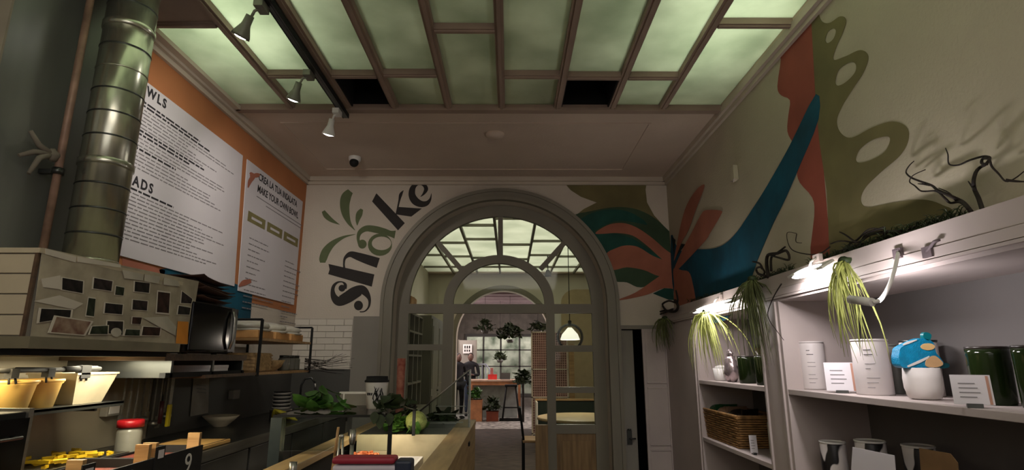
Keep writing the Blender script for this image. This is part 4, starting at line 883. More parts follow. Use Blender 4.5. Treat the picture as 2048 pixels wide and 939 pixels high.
def tongs(name, px, py, Y, L, lb, mm, kind=0):
    P = atY(px, py, Y); o = thing(name, lb, 'utensil', (P.x, P.y, P.z-L))
    if kind == 0:
        MB().tube([(-.014, 0, 0), (-.016, 0, L*.5), (-.006, 0, L)], .006).build('arm', mm, o); MB().tube([(.014, 0, 0), (.016, 0, L*.5), (.006, 0, L)], .006).build('arm', mm, o); MB().blob((0, 0, L), (.014, .008, .012)).build('pivot', mm, o)
    else:
        MB().tube([(0, 0, 0), (0, 0, L*.8)], .011).build('handle', mm, o); MB().lathe([(.013, L*.8), (.017, L*.85), (.017, L), (.013, L)], 14).build('cap', mm, o)
    return o
tongs('serving_tongs', 683, 872, 2.9, .34, 'steel tongs standing upright left of the red package', M['steel'])
tongs('serving_ladle', 706, 858, 3.0, .36, 'round steel handle standing in the well', M['steel'], 1)
tongs('serving_spoon', 587, 923, 2.6, .30, 'steel spoon handle at the bottom by the left post', M['steel'], 1)
P = atY(672, 905, 2.62); o = thing('wooden_spoon', 'pale wooden spatula leaning beside the tongs', 'utensil', (P.x, P.y, P.z-.25))
MB().prism([[(-.035, 0), (.02, 0), (.018, .16), (.0, .25), (-.008, .25), (-.02, .14)]], lambda p: (p[0], 0, p[1]), (0, -.008, 0)).build('blade', M['wood'], o)
MB().tube([(-.004, -.004, .24), (.004, -.004, .36)], .006).build('handle', M['wood'], o)
# red and white package
P = atY(678, 907, 2.5); Q = atY(828, 915, 2.5); o = thing('flour_bag', 'red and white package with navy end in front of well', 'package', ((P.x+Q.x)/2, 2.45, .722)); wdx = (Q.x-P.x)/2; hh = P.z-.722
MB().box(-wdx, wdx, -.04, .04, 0, hh-.03).build('bag', mat('pale_lilac_pack', (176, 170, 182), .5, vary=.08), o, bevel=.012)
MB().box(-wdx-.002, wdx*.60, -.044, .044, hh-.026, hh).build('red_band', mat('crimson_pack', (136, 26, 46), .5, vary=.1), o, bevel=.01)
MB().box(wdx*.60, wdx+.004, -.046, .046, 0.0, hh-.012).build('navy_end', mat('navy_pack', (24, 34, 54), .5), o, bevel=.01)
for k in range(3): MB().box(wdx*.78, wdx*.9, -.048, -.046, hh-.11-k*.03, hh-.095-k*.03).build('print_mark', M['paper'], o)
# cup and decor on glass top
P = atZ(751, 822, zt2); Y0 = 3.62
P = atY(751, 822, Y0); o = thing('paper_cup', 'oversized white takeaway cup with black lid and drawing', 'cup', (P.x, Y0, zt2+.001)); top = atY(751, 752, Y0).z-zt2
MB().lathe([(.052, 0), (.055, 0), (.070, top*.8), (.072, top*.82)], 32).build('cup', M['white'], o)
MB().lathe([(.076, top*.82), (.076, top*.87), (.068, top*.9), (.066, top), (.05, top), (.048, top*.96)], 32).build('lid', M['black'], o)
ink = MB(); rr = random.Random(3)
def cp_(a0, z): r_ = .0555+.0175*z/(top*.8); return (r_*math.sin(a0), -r_*math.cos(a0), z)
for k in range(7):
    s0 = rr.uniform(.0, .8); z0 = rr.uniform(.02, .05); pts = [cp_(s0+.12*math.sin(t*2.2+k), z0+t*.03) for t in (0, .6, 1.2, 1.8, 2.4, 3)]; ink.tube(pts, [.001, .004, .003, .004, .003, .001], 5)
ink.build('line_drawing', M['black'], o)
tx = MB()
for k in range(3): pts = [cp_(-.75+k*.22+j*.05, top*.42+.014*(j % 2)) for j in range(4)]; tx.tube(pts, .0022, 5)
tx.build('script_word', M['black'], o)
vn = MB(); vine = thing('trailing_vine', 'big green leaves lying left on the glass case top', 'plant', (-1.13, 3.45, zt2+.001)); 
leafclump('leaves', 26, .17, .13, 31, M['plant'], vine, .07)
MB().tube([(-.15, 0, .01), (0, .03, .03), (.16, 0, .01)], .004).build('stem', M['plantdark'], vine)
P = atY(775, 822, 3.4); v2 = thing('hanging_leaf_plant', 'dark green leaves drooping over the case corner', 'plant', (P.x+.03, 3.42, zt2+.001)); leafclump('leaves', 22, .12, .08, 44, M['plantdark'], v2, .06)
mbx = MB(); 
for (dx, dz, s_) in ((-.02, -.03, .035), (.03, -.02, .03), (-.05, -.01, .03)): mbx.prism([smooth([(dx, dz+s_), (dx+s_*.8, dz+s_*.3), (dx+s_*.5, dz-s_*.6), (dx, dz-s_*1.2), (dx-s_*.5, dz-s_*.6), (dx-s_*.8, dz+s_*.3)])], lambda p: (p[0], -.245+dx*.2, p[1]), (0, -.003, 0))
mbx.build('hanging_leaves', M['plantdark'], v2)
P = atY(860, 818, 3.9); v3 = thing('dark_herb_sprigs', 'dark herb sprigs lying behind the cabbage', 'plant', (P.x-.22, 4.30, 1.0)); leafclump('leaves', 30, .10, .22, 52, M['plantdark'], v3, .05)
MB().tube([(0, 0, 0), (.02, 0, .15), (.0, 0, .22)], .004).build('stem', M['plantdark'], v3)
P = atY(708, 795, 3.85); o = thing('acrylic_sign', 'low grey sign block behind the vine leaves', 'sign', (P.x, 3.85, zt2+.001)); MB().box(-.09, .09, -.012, .012, 0, .075).build('panel', M['greywall'], o); MB().box(-.095, .095, -.016, .016, .075, .088).build('top_strip', M['white'], o); MB().box(-.07, -.06, -.014, -.012, .0, .075).build('edge', M['white'], o)
P = atY(800, 790, 4.9); o = thing('wrapped_roll', 'tall pink and red patterned roll in front of the sidelight', 'roll', (P.x, 4.9, 1.0)); t_ = atY(800, 716, 4.9).z-1.0
MB().lathe([(.028, 0), (.030, .02), (.034, t_*.6), (.036, t_)], 20).build('roll', mat('pink_red_print', (176, 120, 100), .7, scale=16, col2=(120, 40, 34)), o); MB().lathe([(.045, 0), (.045, .02)], 20).build('base', M['greywall'], o)

# ================================================================ RIGHT: SHELVING UNIT
SU = thing('shelving_unit', 'built-in pale lilac shelving with a deep top beam along right wall', 'shelving', (1.85, 3.0, 0))
YF0, YP0, YP1, YE = -1.0, 3.36, 3.66, 4.93
BZ0, BZ1 = 1.87, 2.01
MB().box(XF, XR-.001, YF0, YB-.001, BZ0+.055, BZ1).build('beam', M['unit'], SU, world=True)
MB().box(XF-.006, XR-.001, YF0, YB-.001, BZ0+.012, BZ0+.052).build('beam_rail', M['unit'], SU, world=True)
MB().box(XF+.004, XBK-.001, YF0, YB-.001, BZ0-.02, BZ0-.001).build('soffit', M['unit'], SU, world=True)
MB().box(XF-.012, XF+.01, YF0, YB-.001, BZ0-.004, BZ0+.008).build('beam_lip', M['unit'], SU, world=True)
for y0, y1 in ((YP0, YP1), (YE, YB-.001)):
    MB().box(XF, XBK-.001, y0, y1, 0, BZ0-.02).build('pillar', M['unit'], SU, world=True)
    MB().box(XF-.012, XF, y0+.03, y0+.045, 0, BZ0-.02).box(XF-.012, XF, y1-.045, y1-.03, 0, BZ0-.02).build('pillar_moulding', M['unit'], SU, world=True)
MB().box(XBK-.012, XBK-.001, YF0, YE, 0, BZ0-.02).build('back_panel', M['unitback'], SU, world=True)
Z1, Z2 = 1.335, .87
for z, rng in ((Z1, ((YP1, YE), (YF0, YP0))), (Z2, ((YP1, YE), (YF0, YP0))), (.42, ((YP1, YE),))):
    for y0, y1 in rng: MB().box(XF+.004, XBK-.012, y0, y1, z-.03, z).build('shelf', M['unit'], SU, world=True, bevel=.002)
# ---- lamps
def lamp(y, L, lb, power, arm=True, tilt=0, X=1.50, z=1.80):
    o = thing('shelf_lamp', lb, 'lamp', (XF-.006, y, 1.95))
    MB().cbox((-.012, 0, 0), (.024, .07, .05)).build('mount', M['unit'], o)
    MB().tube([(-.02, 0, 0), (-.05, .0, -.03), (X-XF-.0, .0, z-1.95+.05), (X-XF-.01, 0, z-1.95+.01)] if not arm else [(-.02, 0, .0), (-.05, -.0, -.03), (-.11, 0, -.10), (X-XF-.04, .0, z-1.95-.01), (X-XF, 0, z-1.95)], .009).build('arm', M['white'], o)
    a0 = Matrix.Rotation(tilt, 3, 'Y')
    MB().cbox((X-XF, L/2-.02, z-1.95), (.05, L, .022), a0).build('head', M['white'], o, bevel=.004)
    n = a0 @ Vector((0, 0, -.012))
    MB().cbox(Vector((X-XF, L/2-.02, z-1.95))+n, (.04, L-.02, .004), a0).build('light_face', M['lamp'], o)
    l = area('shelf_lamp_light', Vector((X, y+L/2-.02, z))+n*1.4, (0, tilt, 0), .05, L, power, (1, .93, .95)); return o
def armlamp(lb, power):
    P = [atX(1797, 503, 1.62), atX(1790, 535, 1.56), atX(1778, 572, 1.50), atX(1762, 598, 1.45), atX(1745, 604, 1.42)]; Q = atX(1700, 598, 1.40)
    o = thing('shelf_lamp', lb, 'lamp', P[0])
    MB().tube(smooth([tuple(p) for p in P], 5, False), .008, 8).build('arm', M['white'], o, world=True)
    MB().tube([P[4], Q], .017, 12).build('head', M['white'], o, world=True); c = (P[4]+Q)/2
    MB().tube([P[4]+Vector((.012, .01, .0)), Q+Vector((.012, -.01, .0))], .010, 8).build('light_face', M['lamp'], o, world=True)
    area('shelf_lamp_light', c+Vector((.03, 0, .0)), (0, -1.8, 0), .04, .16, power, (1, .93, .95))
armlamp('white bent arm lamp behind the nearest strands', 5.0)
# two bars whose lit face shows towards the room
def barlamp(px0, py0, px1, py1, X, lb, power):
    a = atX(px0, py0, X); b = atX(px1, py1, X); c = (a+b)/2; L = abs(b.y-a.y)
    o = thing('bar_lamp', lb, 'lamp', (XF-.006, c.y, c.z+.05)); d = Vector((X-XF+.006, 0, -.05))
    MB().cbox((-.01, 0, .02), (.02, .06, .04)).build('mount', M['unit'], o)
    MB().tube([(-.02, 0, .02), (X-XF+.02, 0, -.0), d], .007).build('arm', M['white'], o)
    rot = Matrix.Rotation(-.55, 3, 'Y')
    MB().cbox(d+Vector((.004, 0, .012)), (.075, L, .012), rot).build('head', M['white'], o)
    MB().blob(d, (.042, L/2, .022), 16, 10, rot=rot).build('light_face', M['lamp'], o)
    area('bar_lamp_light', (X-.03, c.y, c.z-.045), (0, -.35, 0), .06, L, power, (1, .93, .95)); return o
barlamp(1655, 532, 1585, 552, 1.56, 'glaring white bar lamp on the beam above the pillar', 7)
barlamp(1480, 606, 1385, 618, 1.56, 'glaring white bar lamp above the far shelf bay', 7)
# sockets on the beam
for px, py, lb in ((1800, 506, 'small dark square box on the beam above the bowl'), (1860, 503, 'dark bracket silhouette on the beam nearest the camera')):
    P = atX(px, py, XF); o = thing('beam_box', lb, 'bracket', (XF-.001, P.y, P.z))
    MB().box(-.014, 0, -.024, .024, -.022, .02).build('box', mat('mauve_grey_box', (92, 80, 84), .7), o)
    if px > 1820: MB().tube([(-.01, 0, 0), (-.015, -.05, .03), (-.01, -.07, .032)], .006).build('wire', bpy.data.materials['mauve_grey_box'], o)
    else: MB().box(-.016, -.014, -.018, .018, -.016, .014).build('cover', bpy.data.materials['mauve_grey_box'], o)
# ---- hanging air plants
def strands(loc, n, length, spread, seed, lb, m, wdt=.006, depth=.05, name='air_plant', curl=.35, ylean=0.0):
    rr = random.Random(seed); o = thing(name, lb, 'plant', loc); mb = MB()
    for k in range(n):
        a0 = rr.uniform(0, 2*PI); L = length*rr.uniform(.3, 1.0)*(1 if rr.random() > .2 else .75); s_ = spread*rr.uniform(.1, 1)*(1 if rr.random() > .2 else 2.2); k1, k2 = rr.uniform(-1, 1)*curl*.07, rr.uniform(-1, 1)*curl*.06; fq = rr.uniform(2, 4.5)
        pts = []; ph = rr.uniform(0, 6)
        for i in range(8):
            t = i/7; out = s_*(1-(1-t)**2)*.7+.0; z = .05*math.sin(t*PI*.5)*(1-t)*2*rr.uniform(.5, 1)-L*t**1.25
            pts.append(Vector((math.cos(a0)*out-.02*0+depth*0-abs(math.sin(t*3))*.02, math.sin(a0)*out*1.2+ylean*t+k1*math.sin(t*fq+ph)-k1*math.sin(ph)+k2*t*t, z)))
        w_ = wdt*rr.uniform(.6, 1.2); mb.tube(pts, [w_*.6, w_, w_, w_*.9, w_*.8, w_*.6, w_*.4, w_*.12], 4)
    mb.build('strands', m, o); MB().blob((0, 0, .01), (.03, .03, .02), 10, 6, wob=.3).build('root_ball', M['plantdark'], o); return o
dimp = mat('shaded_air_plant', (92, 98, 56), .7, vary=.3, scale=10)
P = atX(1690, 525, 1.57); strands((1.57, P.y, P.z), 60, .46, .075, 11, 'bright yellow green strands hanging nearest over the cans', M['airplant'], .0052, curl=.8)
P = atX(1412, 625, 1.54); strands((1.54, P.y, P.z), 90, .52, .22, 12, 'wide pale strands hanging under the far bar lamp', M['airplant'], .0045, ylean=-.05)
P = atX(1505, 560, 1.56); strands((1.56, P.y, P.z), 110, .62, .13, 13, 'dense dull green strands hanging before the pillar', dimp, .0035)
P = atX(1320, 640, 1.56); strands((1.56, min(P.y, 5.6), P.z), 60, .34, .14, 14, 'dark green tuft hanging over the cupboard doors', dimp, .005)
# twiggy greens on ledge
def twig(name, pts, X, rads, lb, m=None, extra=()):
    P = [atX(a, b, X+c) for a, b, c in pts]; o = thing(name, lb, 'branch', P[0])
    q = smooth([tuple(p) for p in P], 4, False); n = len(q)
    MB().tube(q, [rads[0]+(rads[1]-rads[0])*i/(n-1) for i in range(n)], 7).build('stem', m or M['twig'], o, world=True)
    for e in extra:
        Q = smooth([tuple(atX(a, b, X+c)) for a, b, c in e], 4, False); n = len(Q)
        MB().tube(Q, [rads[0]*.7+(rads[1]-rads[0]*.7)*i/(n-1) for i in range(n)], 6).build('side_branch', m or M['twig'], o, world=True)
    return o
BX = 1.69
zt6 = lambda x, y: (1780+x/6.26, 280+y/6.26)
def Z6(l): return [(*zt6(x, y), .02*((i % 3)-1)) for i, (x, y) in enumerate(l)]
twig('driftwood_branch', Z6([(1020, 900), (940, 800), (870, 750), (740, 690), (590, 620), (520, 565), (380, 515), (260, 465), (200, 400), (240, 320), (300, 262)]), BX, (.008, .0018), 'twisted branch reaching left on the ledge top', extra=(
    Z6([(990, 870), (880, 775), (760, 785), (690, 730), (590, 640), (450, 640), (380, 632), (310, 570), (245, 520), (290, 440), (445, 368)]), Z6([(500, 560), (420, 550), (350, 545)]), Z6([(1000, 880), (930, 800), (830, 760), (740, 660), (610, 600)])))
twig('driftwood_branch', Z6([(1165, 900), (1110, 730), (1060, 620), (1045, 520), (1075, 400), (1130, 340), (1200, 300), (1250, 220), (1160, 205), (1000, 250), (860, 310), (740, 300), (725, 180), (695, 100)]), BX, (.008, .0018), 'looping branch rising upright beside the frame edge', extra=(
    Z6([(1060, 620), (1020, 570), (980, 515)]), Z6([(1210, 300), (1150, 290), (1160, 235), (1240, 240), (1275, 330), (1360, 420), (1450, 515), (1560, 480), (1678, 390)]), Z6([(1450, 500), (1600, 515), (1700, 520)])))
zt7 = lambda x, y: (1548+x/3.354, 380+y/3.354)
def Z7(l): return [(*zt7(x, y), .015*((i % 3)-1)) for i, (x, y) in enumerate(l)]
twig('driftwood_branch', Z7([(860, 280), (740, 280), (640, 300), (560, 350), (480, 300), (440, 280)]), BX, (.009, .003), 'dark knotted branch lying along the ledge over the strands', extra=(
    Z7([(960, 240), (840, 290), (700, 330), (520, 380), (400, 420)]), Z7([(740, 250), (620, 290), (570, 350), (450, 340), (380, 360)]), Z7([(740, 255), (735, 300), (690, 320)]), Z7([(490, 460), (500, 370), (560, 330), (640, 260), (740, 262)])))
zt8 = lambda x, y: (1440+x/3.9125, 460+y/3.9125)
def Z8(l): return [(*zt8(x, y), .012*((i % 3)-1)) for i, (x, y) in enumerate(l)]
twig('driftwood_branch', Z8([(380, 370), (365, 270), (375, 195), (450, 180), (520, 160), (540, 230), (460, 215), (390, 195)]), 1.64, (.012, .005), 'curled dark branch at the foot of the blue stem', extra=(
    Z8([(400, 320), (400, 220), (430, 190), (510, 130)]), Z8([(370, 360), (300, 340), (285, 300), (320, 290), (350, 330), (320, 360)]), Z8([(330, 300), (310, 260), (255, 245)])))
twig('driftwood_branch', Z8([(860, 70+60), (760, 190), (600, 170), (540, 120), (525, 20), (600, 25)]), 1.68, (.004, .0015), 'thin bare twig standing before the red shape', extra=(Z8([(600, 30), (595, 90), (640, 100)]),))
twig('driftwood_branch', [(1350, 600, 0), (1356, 612, 0), (1350, 622, 0), (1333, 620, 0), (1325, 608, 0), (1338, 601, 0), (1355, 604, 0), (1352, 580, 0)], 1.60, (.014, .008), 'thick dark coil at the far end of the ledge', extra=([(1345, 618, 0), (1310, 632, 0), (1268, 650, 0)], [(1330, 620, 0), (1300, 628, 0)]))
twig('bare_vine', Z8([(480, 420), (420, 520), (375, 640), (390, 710), (440, 780), (500, 860)]), 1.60, (.004, .0015), 'thin drooping vine hanging in front of the pillar')
def fuzz(px, py, X, n, sx, sy, seed, lb):
    P = atX(px, py, X); rr = random.Random(seed); o = thing('moss_clump', lb, 'moss', (X, P.y, BZ1+.001)); mb = MB()
    for k in range(n):
        y = rr.uniform(-sx, sx); z = rr.uniform(0, sy*.4); a0 = rr.uniform(0, 2*PI); l_ = sy*rr.uniform(.3, 1)
        p0 = Vector((rr.uniform(-.04, .035), y, z)); mb.tube([p0, p0+Vector((math.cos(a0)*.01, math.sin(a0)*l_*.5, l_*.5)), p0+Vector((math.cos(a0)*.02, math.sin(a0)*l_, l_*.55))], [.002, .002, .0006], 4)
    mb.build('moss', M['plantdark'], o); MB().blob((0, 0, .012), (.035, sx*.8, .012), 12, 5, wob=.3).build('mat_base', M['plantdark'], o); return o
fuzz(1835, 450, 1.70, 260, .22, .07, 3, 'dark green moss clump on ledge before the olive lobe'); fuzz(1680, 480, 1.70, 260, .28, .06, 4, 'dark moss clump on ledge over the bright strands'); fuzz(1545, 540, 1.69, 160, .3, .06, 5, 'moss clump on ledge over the dull strands'); fuzz(1410, 590, 1.69, 120, .4, .05, 6, 'thin moss row on ledge over the far lamp')
# ---- near bay shelf objects
cw = mat('white_printed_tin', (200, 192, 190), .4, vary=.05, scale=3)
def can(name, px0, px1, py_top, Xc, lb, m, zb=Z1, lid=None, lines=True, ytop=None, cat='can'):
    pc = (px0+px1)/2; d = ray(pc, 740); Y = Xc/d.x*d.y; r = (px1-px0)/2/FPX*math.hypot(Y, 0)*1.02/1.0
    r *= 1/ math.sqrt(1+(Xc/Y)**2)
    t_ = atY(pc, py_top, Y-r*.2).z-zb
    o = thing(name, lb, cat, (Xc, Y, zb+.001))
    MB().lathe([(r*.98, 0), (r, .006), (r, t_-.012), (r*.97, t_-.006)], 36).build('body', m, o)
    MB().lathe([(r*.97, t_-.006), (r*1.015, t_-.004), (r*1.015, t_+.004), (r*.93, t_+.004), (r*.92, t_-.002)], 36).build('lid', lid or m, o)
    if lines:
        tb_ = MB(); ca = math.atan2(-Y, -Xc); rr = random.Random(int(px0))
        for k in range(9):
            z = t_*.82-k*t_*.085; a1 = ca-.35; 
            if k in (2, 5): continue
            a2 = a1+rr.uniform(.25, .7); pts = [Vector(((r+.0006)*math.cos(a1+(a2-a1)*i/6), (r+.0006)*math.sin(a1+(a2-a1)*i/6), z)) for i in range(7)]
            tb_.tube(pts, .0022 if k < 2 else .0011, 4)
        tb_.build('printed_lines', M['textgrey'], o)
    return o
can('storage_tin', 1600, 1652, 684, 1.80, 'slim white printed tin at the left end of shelf', cw)
can('storage_tin', 1708, 1782, 680, 1.80, 'large white printed tin behind the hanging strands', cw)
can('storage_tin', 1768, 1815, 690, 1.98, 'dark grey tin tucked behind the large white one', mat('dark_grey_tin', (84, 82, 76), .5), lines=False)
can('storage_tin', 1806, 1882, 682, 1.97, 'white tin with black side behind the blue sweet bag', cw, lid=M['darksteel'], lines=False)
d = ray(1846, 765); Yb = 1.80/d.x*d.y; o = thing('ceramic_bowl', 'round white ceramic pot under the blue bag', 'bowl', (1.80, Yb, Z1+.001)); rb = .073
hb2 = atY(1846, 735, Yb).z-Z1
MB().lathe([(.045, 0), (.060, .006), (rb*.98, hb2*.35), (rb*1.0, hb2*.65), (rb*.93, hb2), (rb*.88, hb2), (rb*.93, hb2*.6), (.0, .02)], 36, cap=False).build('pot', mat('matte_white_ceramic', (206, 200, 196), .6, vary=.04), o)
bgm = mat('bright_blue_foil', (0, 132, 176), .35, vary=.15, scale=30, bump=.5)
o = thing('sweet_bag', 'crumpled bright blue snack bag in the white pot', 'bag', (1.80, Yb, Z1+hb2*.7))
zz = T(1780, 650, 5.522)
def bagp(p): q = zz(p); return atY(q[0], q[1], Yb-.03)
b = smooth([(105, 300), (130, 240), (270, 170), (370, 140), (480, 190), (510, 300), (560, 360), (590, 440), (400, 470), (150, 465), (100, 380)], 4)
m_ = MB().prism([b], bagp, (0, .05, 0)); m_.build('bag', bgm, o, world=True, bevel=.008)
for nme, sh_, mm in (('print_patch', circ(412, 236, 78, 38, rot=.0), mat('golden_biscuit', (222, 186, 126), .5)), ('print_patch', smooth([(390, 400), (430, 350), (500, 340), (580, 420), (520, 460), (400, 455)]), mat('caramel_biscuit', (204, 164, 118), .5)), ('white_print', ribbon([(190, 455, 20), (320, 400, 28), (430, 345, 18)]), M['white']), ('white_print', ribbon([(140, 215, 14), (200, 190, 24), (290, 160, 10)]), M['white'])):
    MB().prism([sh_], lambda p: bagp(p)+Vector((0, -.001, 0)), (0, -.003, 0)).build(nme, mm, o, world=True)
MB().prism([smooth([(375, 140), (370, 95), (400, 75), (455, 100), (450, 150), (420, 165)])], bagp, (0, .02, 0)).build('twisted_top', mat('teal_foil', (0, 110, 120), .35), o, world=True)
MB().prism([smooth([(520, 455), (600, 415), (655, 430), (645, 465), (560, 475)])], bagp, (0, .02, 0)).build('twisted_end', mat('dark_teal_foil', (10, 66, 74), .35), o, world=True)
def card(px0, py0, px1, py1, Xc, lb, zb=Z1, rz=None, w_=None, strip=True, tilt=.25):
    a = atX(px0, py1, Xc); pc = (px0+px1)/2; d = ray(pc, py1); Y = Xc/d.x*d.y; W = w_ or (px1-px0)/FPX*Y*1.0; t_ = atY(pc, py0, Y).z-zb
    o = thing('price_card', lb, 'card', (Xc, Y, zb+.001), rz if rz is not None else -math.atan2(Xc, Y)*.9)
    ro = Matrix.Rotation(-tilt, 3, 'X'); q = [ro @ Vector(v) for v in ((-W/2, 0, .01), (W/2, 0, .01), (W/2, 0, t_), (-W/2, 0, t_))]
    MB().quad(q, .002).build('card', M['paper'], o)
    f = Vector((0, -.0025, 0)); L = lambda x0, x1, z0, z1: [ro @ Vector(v)+f for v in ((x0, 0, z0), (x1, 0, z0), (x1, 0, z1), (x0, 0, z1))]
    if strip: MB().quad(L(W*.38, W*.45, .012, t_-.003), .0006).build('brown_border', mat('tan_card_border', (176, 132, 112), .8), o)
    tm = MB(); 
    for k in range(4): tm.quad(L(-W*.32, W*(.1+.05*(k % 3)), t_*(.72-.14*k), t_*(.75-.14*k)), .0005)
    tm.build('print_lines', M['textgrey'], o)
    MB().box(-W*.2, W*.2, -.02, .03, 0, .014).build('stand', M['darksteel'], o); return o
card(1657, 723, 1709, 770, 1.72, 'small price card between the two white tins')
card(1893, 748, 2002, 797, 1.66, 'long price card in front of the dark green jar', w_=.115)
gj = mat('dark_green_wax_glass', (24, 34, 14), .12, vary=.1, spec=.25); gk = mat('dark_lid', (40, 34, 30), .3)
def gjar(px0, px1, pyt, Xc, zb, lb, hh=None):
    pc = (px0+px1)/2; d = ray(pc, 760); Y = Xc/d.x*d.y; r = (px1-px0)/2/FPX*Y/math.sqrt(1+(Xc/Y)**2); t_ = atY(pc, pyt, Y).z-zb
    o = thing('candle_jar', lb, 'jar', (Xc, Y, zb+.001)); MB().lathe([(r*.9, 0), (r*.95, .008), (r, t_*.9), (r, t_), (r*.95, t_), (r*.92, t_*.85), (0, t_*.84)], 32, cap=False).build('glass', gj, o)
    MB().lathe([(r*1.0, t_), (r*1.01, t_+.008), (r*.9, t_+.010)], 32).build('lid', gk, o); MB().lathe([(r*.86, .01), (r*.88, t_*.8)], 24).build('wax', mat('deep_green_wax', (18, 26, 12), .5), o); return o
gjar(1938, 2030, 698, 1.86, Z1, 'dark green glass jar behind the long price card'); gjar(2032, 2110, 696, 1.86, Z1, 'dark green glass jar cut off by the right frame edge')
# lower shelf of near bay
zeb = mat('black_white_swirl_tin', (205, 198, 196), .4, scale=11, col2=(22, 20, 22), detail=1, stretch=(1, 1, .5))
for n_ in [n for n in zeb.node_tree.nodes if n.type == 'VALTORGB']: n_.color_ramp.elements[0].position = .42; n_.color_ramp.elements[1].position = .44
can('swirl_tin', 1622, 1672, 884, 1.74, 'black and white swirl tin alone at the left, low shelf', zeb, Z2, lid=M['white'], lines=False)
can('swirl_tin', 1690, 1750, 882, 1.80, 'swirl patterned tin behind the blank white card', zeb, Z2, lid=M['white'], lines=False)
can('swirl_tin', 1780, 1845, 892, 1.92, 'swirl patterned tin between white card and brown sheet', zeb, Z2, lid=M['white'], lines=False)
o = thing('blank_card', 'large tilted white sheet before the swirl tins', 'card', (1.66, atX(1745, 930, 1.66).y, Z2+.001)); MB().prism([[(1705, 893), (1788, 910), (1798, 1030), (1698, 1004)]], lambda p: atX(p[0], p[1], 1.66)+Vector((.0, 0, 0)), (.003, 0, 0)).build('sheet', M['paper'], o, world=True)
mbq = thing('brown_sheet', 'upright brown card with rounded cutout on low shelf', 'card', (1.70, atX(1870, 930, 1.70).y, Z2+.001)); MB().prism([[(1838, 895), (1900, 906), (1915, 925), (1924, 1050), (1848, 1020)]], lambda p: atX(p[0], p[1], 1.70), (.003, 0, 0)).build('sheet', mat('kraft_card', (126, 96, 62), .8), mbq, world=True)
# ---- far bay objects
for px, lb in ((1402, 'crumpled white cup at the left of the far shelf'), (1442, 'crumpled white cup, second on the far shelf')):
    P = atX(px, 752, 1.76); o = thing('white_cup', lb, 'cup', (1.76, P.y, Z1+.001)); MB().lathe([(.045, 0), (.052, .01), (.062, .10), (.058, .10), (.046, .012)], 20).build('cup', M['white'], o); MB().blob((0, 0, .105), (.05, .05, .02), 12, 6, wob=.4).build('tissue', M['white'], o)
P = atX(1462, 740, 1.74); o = thing('foil_bag', 'crumpled silver pink foil bag beside the cups', 'bag', (1.74, P.y, Z1+.001)); MB().blob((0, 0, .10), (.05, .09, .105), 14, 10, wob=.35).build('bag', mat('silver_foil', (176, 160, 162), .25, .7, bump=.8, bscale=20), o); MB().blob((0, 0, .215), (.02, .05, .03), 10, 6, wob=.5).build('crimped_top', bpy.data.materials['silver_foil'], o)
gjar(1478, 1516, 714, 1.76, Z1, 'dark green glass jar left in the far bay'); gjar(1512, 1546, 712, 1.74, Z1, 'dark green glass jar right beside the pillar')
P = atX(1520, 740, 1.95); o = thing('small_bottle', 'brown bottle top showing behind the far green jars', 'bottle', (1.95, P.y, Z1+.001)); MB().lathe([(.04, 0), (.042, .16), (.03, .20), (.03, .26)], 20).build('bottle', mat('brown_bottle_glass', (60, 40, 30), .2), o); MB().lathe([(.033, .26), (.033, .285)], 20).build('cap', M['black'], o)
# basket
ya, yb = atX(1386, 850, 1.68).y, atX(1482, 850, 1.68).y
bk = thing('wicker_basket', 'brown wicker basket full of packets on the lower shelf', 'basket', (1.83, (ya+yb)/2, Z2+.001)); wk = mat('brown_wicker', (150, 112, 66), .7, vary=.25, scale=20)
Lh = abs(ya-yb)/2; Wh = .17; ht_ = atX(1482, 835, 1.66).z-Z2
wv = MB(); nz = 13
for k in range(nz):
    z = .008+k*(ht_-.02)/(nz-1); s_ = .88+.12*k/(nz-1); n = 44; pts = []
    for i in range(n+1):
        t = 4*i/n; sd = int(t) % 4; f = t-int(t); x, y = [(-1+2*f, -1), (1, -1+2*f), (1-2*f, 1), (-1, 1-2*f)][sd]
        w_ = .004*(1 if (i+k) % 2 else -1); pts.append((x*Wh*s_+(w_ if abs(x) == 1 else 0), y*Lh*s_+(w_ if abs(y) == 1 else 0), z))
    wv.tube(pts, (ht_/nz)*.42, 5)
wv.build('weave', wk, bk)
MB().add([(-Wh*.85, -Lh*.85, .004), (Wh*.85, -Lh*.85, .004), (Wh*.85, Lh*.85, .004), (-Wh*.85, Lh*.85, .004), (-Wh*.96, -Lh*.96, ht_), (Wh*.96, -Lh*.96, ht_), (Wh*.96, Lh*.96, ht_), (-Wh*.96, Lh*.96, ht_)], [(3, 2, 1, 0), (0, 1, 5, 4), (1, 2, 6, 5), (2, 3, 7, 6), (3, 0, 4, 7)]).build('liner', M['darkwood'], bk)
MB().tube([(-Wh, -Lh, ht_), (Wh, -Lh, ht_), (Wh, Lh, ht_), (-Wh, Lh, ht_), (-Wh, -Lh, ht_)], .010).build('rim', wk, bk)
for i, (dy, c_, lb) in enumerate(((.30, (196, 110, 60), 'orange packet sticking out of the basket left end'), (.10, (40, 84, 48), 'green packet in the middle of the basket'), (-.05, (150, 120, 96), 'beige packet lying in the wicker basket'), (-.22, (34, 28, 24), 'black packet at the right end of basket'))):
    o = thing('snack_packet', lb, 'packet', (1.82-.02*i, bk.location.y+dy*Lh/.35, Z2+ht_*.86-(.02 if i else 0)), .2*i); MB().blob((0, 0, .05), (.10, .085, .04), 14, 8, wob=.15).box(-.10, .10, -.09, -.08, .03, .09).build('packet', mat('packet_film_%s' % ['orange', 'green', 'beige', 'black'][i], c_, .35, bump=.4), o); MB().box(-.102, .102, -.092, -.084, .07, .095).build('seal', M['paper'] if i == 0 else bpy.data.materials['packet_film_%s' % ['orange', 'green', 'beige', 'black'][i]], o)
